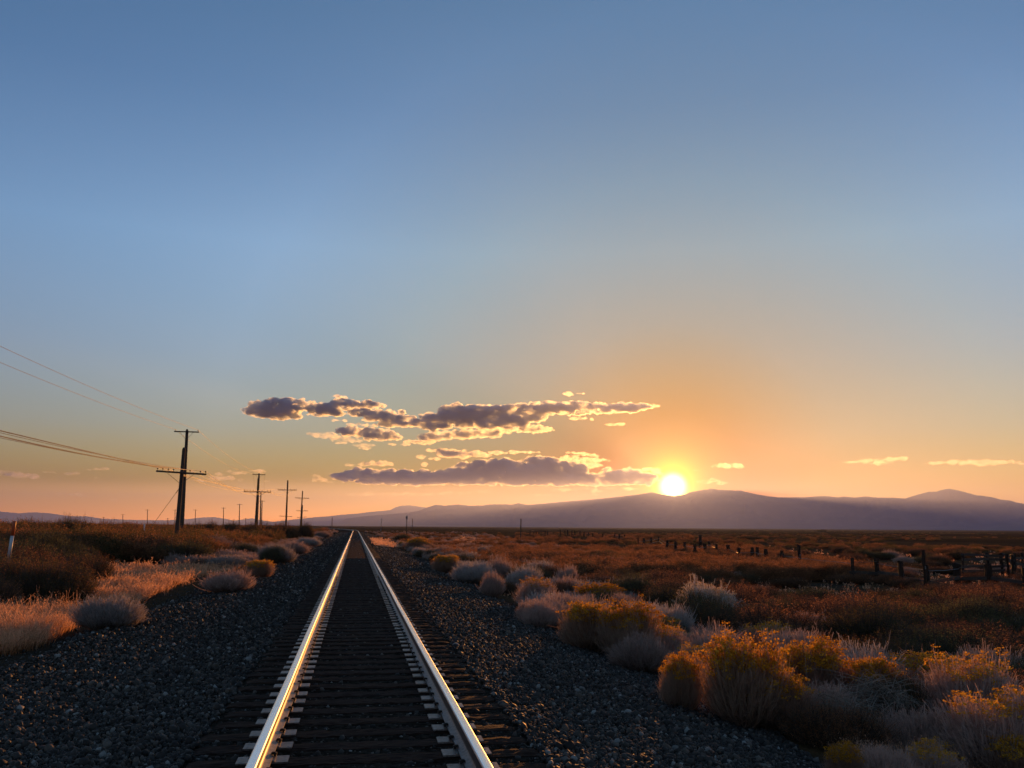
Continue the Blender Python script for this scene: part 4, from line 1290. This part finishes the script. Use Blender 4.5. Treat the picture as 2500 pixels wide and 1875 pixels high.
bx4('sparse', 1780, 2230, 420, 800, 'large mauve bush dotted with orange flowers at the right edge', var=1)
bx4('sparse', 1880, 2400, 560, 1000, 'front mauve bush at the right edge with a few flowers', var=0)
bx4('flower', 2060, 2400, 735, 1050, 'orange flowered bush in the bottom right corner', var=0)
bx4('sparse', 1690, 1980, 800, 1040, 'low bush with orange yellow flower clusters at the bottom edge', var=0)
bx4('flower', 1365, 1515, 800, 1010, 'small yellow flowering sprig bush at the bottom edge right of the gravel', var=2)
bx4('mauve', 1480, 1760, 790, 1040, 'grey stems at the bottom edge between the flowering sprigs')
bx4('mauve', 60, 240, 170, 310, 'low mauve mound left of the first flowering mound', group=G)
bx4('sparse', 20, 190, 95, 240, 'orange tipped grey mound farther left along the gravel edge', group=G)
bx4('mauve', 400, 560, 155, 300, 'mauve bush behind the first flowering mound')
bx4('mauve', 20, 120, 190, 300, 'small grey bush at the foot of the orange tipped mound', group=G)

bx4('mauve', 420, 690, 320, 520, 'brown mauve brush at the gravel edge right below the first flowering mound', group=G)
bx4('sparse', 520, 760, 300, 480, 'mauve brush with orange specks between the flowering mounds', group=G)
bx4('flower', 950, 1280, 470, 780, 'low rusty flowering skirt in front of the tall round mound', var=2, wmul=1.3)
bx4('mauve', 1180, 1480, 520, 790, 'brown stems below the yellow mound right of the tall round one')
bx4('grease', 1560, 1800, 480, 760, 'dark leafy bush under the dark yellow crowned bush')

E = 2.765
def bx8(kind, X0, X1, Y0, Y1, label, **k):
    return by_px(kind, 850 + X0 / E, 850 + X1 / E, 1220 + Y0 / E, 1220 + Y1 / E, label, **k)


bx8('pale', 705, 985, 395, 570, 'pale grey domed bush at the gravel edge right of the rails', group=G)
bx8('mauve', 930, 1130, 370, 560, 'mauve bush just right of the pale grey dome', group=G)
bx8('pale', 1170, 1400, 385, 560, 'pale whitish bush behind the gravel edge mounds', group=G)
bx8('pale', 1060, 1300, 420, 620, 'grey fluffy bush between the pale dome and the orange tipped mound', group=G)
bx8('flower', 575, 745, 345, 500, 'green yellow flowering mound left of the pale grey dome', var=0, group=G)
bx8('olive', 720, 880, 345, 480, 'olive bush right behind the green yellow mound', group=G)
bx8('mauve', 540, 720, 300, 400, 'low mauve bush beyond the green yellow mound', group=G)
bx8('pale', 800, 960, 300, 400, 'small pale bush behind the olive bush', group=G)
bx8('flower', 400, 570, 250, 350, 'olive yellow mound farther up the gravel edge', var=1, group=G)
bx8('olive', 300, 420, 222, 290, 'low olive bush farthest up the right gravel edge', group=G)
bx8('olive', 920, 1080, 335, 430, 'round olive bush below the pocket of lit grass', group=G)
bx8('mauve', 900, 1060, 470, 660, 'dusky mound at the gravel edge below the pale grey dome', group=G)
bx8('pale', 1500, 1760, 520, 700, 'pale brush behind the first flowering mound', group=G)
bx8('mauve', 1400, 1560, 430, 600, 'mauve bush upslope behind the orange tipped mound', group=G)
bx8('mauve', 1640, 1900, 510, 660, 'dusky feathery bush in the middle of the right brush', group=G)
bx8('mauve', 1180, 1420, 650, 870, 'brown mauve mound left of the first flowering mound at the gravel', group=G)

D1 = 2.458
def bxl(kind, X0, X1, Y0, Y1, label, **k):
    return by_px(kind, X0 / D1, X1 / D1, 1000 + Y0 / D1, 1000 + Y1 / D1, label, **k)


GL = 'bushes along the left edge of the gravel'
bxl('grease', -60, 330, 835, 1190, 'biggest dark bush at the left edge beside the lit grass', var=0)
bxl('grease', 130, 520, 880, 1210, 'dark rounded bush joined to the biggest one on its right', var=1)
bxl('rust', -200, 90, 980, 1220, 'rust tipped bush cut by the left edge below the big dark one')
bxl('grease', 410, 650, 845, 1060, 'dark bush with reddish tips behind the lit grass', var=2)
bxl('pale', 490, 820, 1080, 1320, 'pale lilac grey feathery bush at the gravel edge beside the lit grass', var=0)
bxl('mauve', 1230, 1500, 935, 1100, 'pinkish dry bush at the gravel edge in front of the grass', group=GL)
bxl('flower', 1460, 1625, 875, 1015, 'small bush with a golden top at the left gravel edge', var=0, group=GL)
bxl('pale', 1555, 1765, 785, 925, 'pale pinkish round bush at the left gravel edge', group=GL)
bxl('olive', 1560, 1700, 800, 930, 'olive bush left of the pale pinkish one', group=GL)
bxl('mauve', 1690, 1850, 775, 870, 'mauve bush beyond the pale pinkish one', group=GL)
bxl('pale', 1785, 1915, 755, 825, 'small pale golden bush farther along the left gravel edge', group=GL)
bxl('mauve', 1860, 1980, 722, 775, 'low mauve bush farthest along the left gravel edge', group=GL)
bxl('olive', 930, 1260, 760, 935, 'green and rust bush at the far side of the lit grass under the poles')
bxl('rust', 1100, 1300, 770, 900, 'reddish bush just right of the nearest telegraph pole foot')
bxl('pale', 1260, 1480, 860, 960, 'thin pale brush between the grass and the gravel edge', group=GL)
bxl('mauve', 1130, 1420, 735, 880, 'wide dusky mauve bush right of the nearest telegraph pole')
bxl('rust', 1320, 1480, 745, 880, 'dark red brown bush left of the pale pinkish round bush')
bxl('olive', 760, 980, 770, 905, 'olive bush left of the nearest telegraph pole foot')
bxl('rust', 590, 800, 750, 900, 'reddish bush at the back of the lit grass on the left')

# ---- fill the scrub: individual shrubs out to mid distance
def clear(x, y, r_):
    for a, b_, c in PLACED:
        if (a - x) ** 2 + (b_ - y) ** 2 < (c + r_) ** 2 * 0.42: return False
    return True


def region_label(kind, x, y):
    look = {'grease': 'dark olive brown leafy shrub', 'rust': 'rust tipped leafy shrub', 'olive': 'dull green shrub', 'pale': 'pale grey feathery bush', 'mauve': 'mauve brown feathery bush', 'flower': 'yellow topped bush', 'sparse': 'grey sparsely flowered bush'}[kind]
    px_ = proj((x, y, -0.5))[0]
    if x < 0:
        if px_ < 60: w_ = 'near the marker post at the left edge'
        elif px_ < 230: w_ = 'in the scrub behind the big dark bush'
        elif px_ < 400: w_ = 'in the scrub left of the double pole'
        elif px_ < 560: w_ = 'between the double pole and the next one'
        elif px_ < 690: w_ = 'around the second pair of poles'
        else: w_ = 'under the rightmost poles by the track'
    else:
        if px_ < 1180: w_ = 'beside the far gravel under the ridge end'
        elif px_ < 1450: w_ = 'left of the sun in front of the far fence'
        elif px_ < 1700: w_ = 'in the red lit scrub straight below the sun'
        elif px_ < 1950: w_ = 'in front of the fence stubs right of the sun'
        elif px_ < 2250: w_ = 'in front of the leafy topped fence post'
        else: w_ = 'near the corral at the right edge'
    dd_ = 'close' if y < 22 else ('middle row' if y < 36 else ('back row' if y < 60 else 'far small'))
    lab = f'{dd_} {look} {w_}'
    for o_, n_ in (('feathery ', ''), (' leafy', ''), ('gravel side ', ''), ('in the red lit scrub', 'in the scrub'), ('straight ', ''), ('in the scrub left of', 'left of'), (' brown', ''), ('in front of the', 'before the')):
        if len(lab.split()) > 13: lab = lab.replace(o_, n_)
    return lab


# the continuous band of brush along the right gravel edge
hrg = np.random.default_rng(404)
n_h = 0
for _ in range(6000):
    if n_h >= 95: break
    y = 9 / (1 - hrg.uniform() * (1 - 9 / 120.0)); x = float(cx(y)) + 4.9 + abs(hrg.normal()) * 2.2
    q = proj((x, y, -0.8))
    if q[0] > 2560 or q[1] > 1950: continue
    w_ = hrg.uniform(0.8, 1.5)
    if not clear(x, y, w_ * 0.22): continue
    kind = ['mauve', 'pale', 'mauve', 'pale', 'sparse', 'flower', 'olive', 'rust'][hrg.integers(0, 8)]
    h_ = min(w_ * hrg.uniform(0.5, 0.75), 0.95) if y > 12 else min(w_ * 0.5, 0.6)
    lb = region_label(kind, x, y) if x > 8 else region_label(kind, x, y).replace(' bush ', ' gravel side bush ').replace(' shrub ', ' gravel side shrub ')
    shrub(kind, x, y, w_ * 1.25, h_, lb, group=lb.replace('shrub', 'shrubs').replace(' bush ', ' bushes '))
    PLACED.append((x, y, w_ / 2)); n_h += 1

grass_poly = []
def in_grass(x, y):
    q = proj((x, y, float(gz(x, y))))
    X, Y = q[0] * D1, (q[1] - 1000) * D1
    if x > -3: return False
    if Y > 1165 and X < 500: return True
    if 925 < Y < 1175 and 500 - (Y - 925) * 0.1 < X < 1500 - (Y - 925) * 2.2: return True
    return False


kinds_l = ['grease'] * 6 + ['rust'] * 4 + ['olive'] * 8 + ['mauve'] * 1
kinds_r = ['grease'] * 5 + ['rust'] * 8 + ['olive'] * 3 + ['mauve'] * 2
cand = []
crg = np.random.default_rng(123)
for _ in range(90000):
    if len(cand) >= 255: break
    y = 9 / (1 - crg.uniform() * (1 - 9 / 85.0))
    left = crg.uniform() < 0.40
    if left: x = -crg.uniform(6.6, 0.46 * y + 7)
    else: x = crg.uniform(5.2, 0.86 * y + 4)
    q = proj((x, y, -0.9))
    if q[0] < -80 or q[0] > 2580: continue
    if left and in_grass(x, y): continue
    if left and x > -8.5 and crg.uniform() < 0.5: continue
    big = (1.7 if left else 1.6) * crg.uniform(0.7, 1.35)
    if not clear(x, y, big * 0.45): continue
    nearf = (not left) and 24 < y < 60 and q[0] > 1650
    if nearf and crg.uniform() < 0.5: continue
    kind = (kinds_l if left else kinds_r)[crg.integers(0, 19 if left else 18)]
    if abs(x) < 8 and crg.uniform() < 0.55: kind = ['mauve', 'pale', 'flower', 'sparse'][crg.integers(0, 4)]
    eye = 1.53 - float(gz(x, y))
    h = big * crg.uniform(0.62, 0.9)
    if kind in ('pale', 'mauve', 'flower', 'sparse'): h *= 0.7; big *= 0.85
    if not left:
        h = min(h * 0.92, 1.2 if y > 15 else 0.95)
        if y > 34: h = min(h, 1.05)
        if y < 16: h = min(h, 0.9)
        if nearf: h = min(h, 0.62)
    else: h = min(h * 1.05, 1.75)
    PLACED.append((x, y, big / 2 * 1.05)); cand.append((kind, x, y, big * 1.35, h))
for kind, x, y, w_, h in cand:
    lb = region_label(kind, x, y)
    shrub(kind, x, y, w_, h, lb, group=lb.replace('shrub', 'shrubs').replace(' bush ', ' bushes '), depth=w_ * crg.uniform(0.85, 1.15))

# a few brushes that cut the skyline at the left and the lone dark ones on the plain
for (cx_, yt, w_, d_, lab) in [(150, 1248, 2.6, 62, 'tallest dark shrub clump breaking the skyline at the left'), (190, 1250, 2.2, 60, 'second tall shrub on the left skyline'), (95, 1257, 2.4, 66, 'left shoulder shrub of the skyline clump'),
                               (510, 1264, 2.6, 95, 'dark shrub on the skyline just right of the double pole'), (480, 1268, 2.2, 90, 'low skyline shrub right at the double pole'),
                               (560, 1266, 3.0, 105, 'rounded shrub on the skyline between the double pole and second pole'), (610, 1264, 2.8, 100, 'shrub on the skyline just left of the second pole pair'), (700, 1263, 3.0, 108, 'shrub on the skyline at the foot of the lone telegraph pole'), (420, 1270, 3.0, 84, 'shrub on the skyline left of the double pole'), (330, 1268, 3.2, 80, 'broad shrub on the skyline left of the guy wire'), (250, 1262, 3.0, 70, 'dark skyline shrub right of the left skyline clump'), (40, 1262, 3.0, 60, 'dark shrub on the skyline above the marker post'),
                               (660, 1262, 2.6, 100, 'shrub on the skyline right of the second pole pair'), (745, 1268, 2.4, 110, 'shrub at the feet of the rightmost poles')]:
    c = ydist(cx_, yt, d_); h = c.z - float(gz(c.x, d_))
    shrub('grease', c.x, d_, w_ * 1.25, h, lab)
for (px_, py, d_, w_, h_, lab) in [(2005, 1289, 700, 11, 3.0, 'lone dark bush far out on the plain under the ridge'), (1835, 1308, 190, 7, 0.9, 'low dark mound like bush on the plain right of the sun'),
                                   (2160, 1308, 210, 9, 0.9, 'second low dark bush on the plain under the right peak')]:
    c = ydist(px_, py, d_)
    shrub('grease', c.x, d_, w_, h_, lab)

# ---- everything beyond: one mass of scrub, built from the same kinds
def scatter(name, label, meshes, pts, cat=None):
    """one object holding many small copies of a shrub mesh, via geometry nodes"""
    pv = np.array([(x, y, z) for x, y, z, s, h in pts])
    me = bpy.data.meshes.new(name)
    me.vertices.add(len(pv)); me.vertices.foreach_set('co', pv.astype(np.float32).ravel())
    for an, c in (('sw', 3), ('sh', 4)):
        a = me.attributes.new(an, 'FLOAT', 'POINT'); a.data.foreach_set('value', np.array([p[c] for p in pts], dtype=np.float32))
    o = link(name, me)
    ng = bpy.data.node_groups.new(name, 'GeometryNodeTree')
    ng.interface.new_socket('Geometry', in_out='INPUT', socket_type='NodeSocketGeometry')
    ng.interface.new_socket('Geometry', in_out='OUTPUT', socket_type='NodeSocketGeometry')
    N = ng.nodes; Lk = ng.links
    gi = N.new('NodeGroupInput'); go = N.new('NodeGroupOutput')
    g2i = N.new('GeometryNodeGeometryToInstance')
    for ob in meshes:
        oi = N.new('GeometryNodeObjectInfo'); oi.inputs['Object'].default_value = ob; oi.transform_space = 'ORIGINAL'
        Lk.new(oi.outputs['Geometry'], g2i.inputs[0])
    ip = N.new('GeometryNodeInstanceOnPoints')
    Lk.new(gi.outputs[0], ip.inputs['Points']); Lk.new(g2i.outputs[0], ip.inputs['Instance'])
    ip.inputs['Pick Instance'].default_value = True
    ri = N.new('FunctionNodeRandomValue'); ri.data_type = 'INT'; ri.inputs[4].default_value = 0; ri.inputs[5].default_value = len(meshes) - 1
    Lk.new(ri.outputs[2], ip.inputs['Instance Index'])
    rv = N.new('FunctionNodeRandomValue'); rv.data_type = 'FLOAT'; rv.inputs[2].default_value = 0; rv.inputs[3].default_value = 6.283
    cb = N.new('ShaderNodeCombineXYZ'); Lk.new(rv.outputs[1], cb.inputs[2])
    Lk.new(cb.outputs[0], ip.inputs['Rotation'])
    aw = N.new('GeometryNodeInputNamedAttribute'); aw.data_type = 'FLOAT'; aw.inputs[0].default_value = 'sw'
    ah = N.new('GeometryNodeInputNamedAttribute'); ah.data_type = 'FLOAT'; ah.inputs[0].default_value = 'sh'
    cs = N.new('ShaderNodeCombineXYZ'); Lk.new(aw.outputs[0], cs.inputs[0]); Lk.new(aw.outputs[0], cs.inputs[1]); Lk.new(ah.outputs[0], cs.inputs[2])
    Lk.new(cs.outputs[0], ip.inputs['Scale'])
    Lk.new(ip.outputs[0], go.inputs[0])
    md = o.modifiers.new('scatter', 'NODES'); md.node_group = ng
    tag(o, label, cat, kind='stuff')
    return o


# one real shrub of each far kind, standing in the scrub, is the source of the mass
src = {}
for kind, spots in (('grease', [(-31, 97), (-38, 104), (-27, 112)]), ('rust', [(30, 92), (36, 99), (24, 106)]), ('pale', [(17, 90), (20, 97), (-13, 95)])):
    src[kind] = []
    for me, (x, y) in zip(FAR[kind], spots):
        nm, cat = NAMES[kind]
        root = empty(nm, (x, y, float(gz(x, y)) - 0.03)); root.scale = (1.6, 1.6, 1.1 if kind != 'pale' else 0.7)
        tag(root, 'far small ' + {'grease': 'dark olive', 'rust': 'rust brown', 'pale': 'dusky mauve'}[kind] + ' shrub in the distant scrub', cat, 'distant small shrubs')
        src[kind].append(link('foliage', me, None, root))


def mass(n, xr, yr, cond, hr, wr):
    out = []
    u = crg.uniform(size=n); y = 1 / (1 / yr[0] - u * (1 / yr[0] - 1 / yr[1]))
    x = crg.uniform(-1, 1, n)
    x = xr[0](y) + (x * 0.5 + 0.5) * (xr[1](y) - xr[0](y))
    c = cx(y); m_ = cond(x, y, c)
    x, y = x[m_], y[m_]
    h = crg.uniform(hr[0], hr[1], len(x)); w_ = crg.uniform(wr[0], wr[1], len(x))
    z = gz(x, y) - 0.04
    return list(zip(x, y, z, w_, h))


patch = lambda x, y, s, p, thr: wob(x, y, s, p) > thr
# left: thick scrub 45 m to 420 m
scatter('greasewood_thicket', 'far mass of dark green brown scrub left of the track', src['grease'],
        mass(int(2500 * SCRUB), (lambda y: -0.50 * y - 14, lambda y: cx(y) - 8.5 + 0 * y), (46, 420), lambda x, y, c: (x < c - 8.5), (0.8, 1.95), (1.7, 3.4)))
scatter('rusty_thicket', 'far mass of rust tipped scrub among the dark scrub', src['rust'],
        mass(int(1500 * SCRUB), (lambda y: -0.50 * y - 14, lambda y: cx(y) - 8.0 + 0 * y), (46, 420), lambda x, y, c: (x < c - 8.0), (0.8, 1.7), (1.5, 2.8))
        + mass(int(1500 * SCRUB), (lambda y: cx(y) + 7 + 0 * y, lambda y: 0.36 * y + 12), (40, 330), lambda x, y, c: (x > c + 7) & (patch(x, y, 12, 0.5, -0.35)), (0.5, 1.2), (1.4, 3.0)))
scatter('mixed_thicket', 'far mass of dusky brush right of the track', src['pale'] + src['grease'][:1],
        mass(int(1500 * SCRUB), (lambda y: cx(y) + 5.2 + 0 * y, lambda y: cx(y) + 14 + 0.1 * y), (45, 380), lambda x, y, c: (x > c + 5.2), (0.4, 0.8), (0.9, 1.7))
        + mass(int(900 * SCRUB), (lambda y: cx(y) - 9 + 0 * y, lambda y: cx(y) - 5.6 + 0 * y), (45, 380), lambda x, y, c: (x < c - 5.6), (0.4, 0.8), (0.9, 1.7)))
scatter('plain_brush', 'scattered low brush on the open plain beyond the fence', src['rust'] + src['grease'],
        mass(int(2600 * SCRUB), (lambda y: 0.26 * y, lambda y: 0.90 * y + 12), (42, 260), lambda x, y, c: patch(x, y, 17, 2.2, -0.05) & (x > 14) & ((y > 62) | (x < 0.50 * y)), (0.3, 0.9), (0.9, 2.4))
        + mass(int(1500 * SCRUB), (lambda y: 0.20 * y, lambda y: 0.90 * y + 12), (150, 900), lambda x, y, c: patch(x, y, 60, 0.2, 0.15) & (x > 25), (0.3, 0.7), (1.2, 3.2)))
# ------------------------------------------------------------------ grass
def grass_mesh(pts, hgt, w_, per=9):
    n = len(pts) * per
    P = np.repeat(np.array(pts), per, 0)
    off = prng.normal(size=(n, 2)) * 0.06
    x = P[:, 0] + off[:, 0]; y = P[:, 1] + off[:, 1]; z = gz(x, y) - 0.02
    base = np.stack([x, y, z], 1)
    h = np.repeat(np.array(hgt), per) * prng.uniform(0.4, 1.1, n) * np.where(prng.uniform(size=n) < 0.10, 1.5, 1.0)
    dirn = prng.normal(size=(n, 2)) * 0.22 + off * 3
    tip = base + np.stack([dirn[:, 0] * h, dirn[:, 1] * h, h], 1)
    bend = np.stack([-dirn[:, 0] * h * 0.25, -dirn[:, 1] * h * 0.25, 0 * h], 1)
    sc = np.clip(y / 22, 0.8, 3.0)
    b = ribbons(base, tip, w_ * sc, w_ * 0.35 * sc, bend, segs=2)
    # loose seed heads near the tips
    m_ = 6
    i_ = prng.integers(0, n, n * m_ // 2)
    Q = tip[i_] - (tip - base)[i_] * prng.uniform(0, 0.38, (len(i_), 1)) + prng.normal(size=(len(i_), 3)) * 0.012
    lv, lq = leaves(Q, 0.03 * sc[i_], up=0.8, aspect=0.4)
    tl = np.repeat(prng.uniform(0.6, 1.0, len(i_)), 4)
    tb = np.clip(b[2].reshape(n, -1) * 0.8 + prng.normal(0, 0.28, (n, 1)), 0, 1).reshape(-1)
    return join([(b[0], b[1], tb), (lv, lq, tl)])


def px_region(n, poly, hr):
    """ground points inside a polygon given in photo pixels"""
    poly = np.array(poly, float); lo = poly.min(0); hi = poly.max(0)
    X = crg.uniform(lo[0], hi[0], n * 4); Y = lo[1] + (hi[1] - lo[1]) * crg.uniform(size=n * 4) ** 0.85
    ins = np.zeros(len(X), bool); j = len(poly) - 1
    for i in range(len(poly)):
        c_ = ((poly[i][1] > Y) != (poly[j][1] > Y)) & (X < (poly[j][0] - poly[i][0]) * (Y - poly[i][1]) / ((poly[j][1] - poly[i][1]) or 1e-9) + poly[i][0])
        ins ^= c_; j = i
    X, Y = X[ins][:n], Y[ins][:n]
    g_ = at_many(X, Y)
    hh = crg.uniform(hr[0], hr[1], len(X)) * (0.85 + 0.25 * np.sin(g_[:, 0] * 2.3) * np.sin(g_[:, 1] * 1.7))
    return list(zip(g_[:, 0], g_[:, 1])), list(hh)


cP = lambda pts: [(x / 2.458, 1000 + y / 2.458) for x, y in pts]
a1, h1 = px_region(int(1700 * GRASS), cP([(-100, 1230), (150, 1225), (300, 1215), (470, 1235), (480, 1290), (420, 1330), (330, 1370), (260, 1420), (150, 1455), (60, 1475), (-100, 1500)]), (0.30, 0.48))
a2, h2 = px_region(int(2600 * GRASS), cP([(480, 1230), (520, 1150), (560, 1080), (620, 1000), (660, 960), (760, 950), (900, 955), (1020, 960), (1180, 955), (1260, 950), (1240, 990), (1190, 1010), (1080, 1050), (1000, 1085), (930, 1110), (860, 1150), (800, 1170), (700, 1190), (600, 1220)]), (0.28, 0.42))
a3, h3 = px_region(int(1000 * GRASS), cP([(1180, 950), (1320, 910), (1460, 860), (1580, 820), (1700, 790), (1740, 800), (1640, 850), (1540, 900), (1440, 960), (1300, 990), (1200, 1010)]), (0.22, 0.36))
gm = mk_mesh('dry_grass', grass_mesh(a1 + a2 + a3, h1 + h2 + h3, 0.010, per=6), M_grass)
tag(link('dry_grass', gm), 'sunlit dry straw grass between the big dark bushes and the left gravel', kind='stuff')
# pocket of lit grass and thin grass on the right and under the brush
a4, h4 = px_region(int(700 * GRASS), [(1105, 1322), (1125, 1310), (1170, 1316), (1178, 1332), (1150, 1342), (1118, 1338)], (0.3, 0.45))
a5, h5 = px_region(int(500 * GRASS), [(905, 1316), (960, 1312), (1000, 1322), (990, 1336), (940, 1338), (910, 1330)], (0.2, 0.3))
a6, h6 = [], []
for _ in range(int(9000 * GRASS)):
    y = 8 / (1 - crg.uniform() * (1 - 8 / 120.0)); x = crg.uniform(4.9, 0.85 * y + 3) if crg.uniform() < 0.65 else -crg.uniform(5.8, 0.45 * y + 6)
    a6.append((x, y)); h6.append(crg.uniform(0.10, 0.26))
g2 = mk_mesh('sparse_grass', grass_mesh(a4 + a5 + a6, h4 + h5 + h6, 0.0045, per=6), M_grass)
tag(link('sparse_grass', g2), 'thin dry grass growing between the shrubs', kind='stuff')
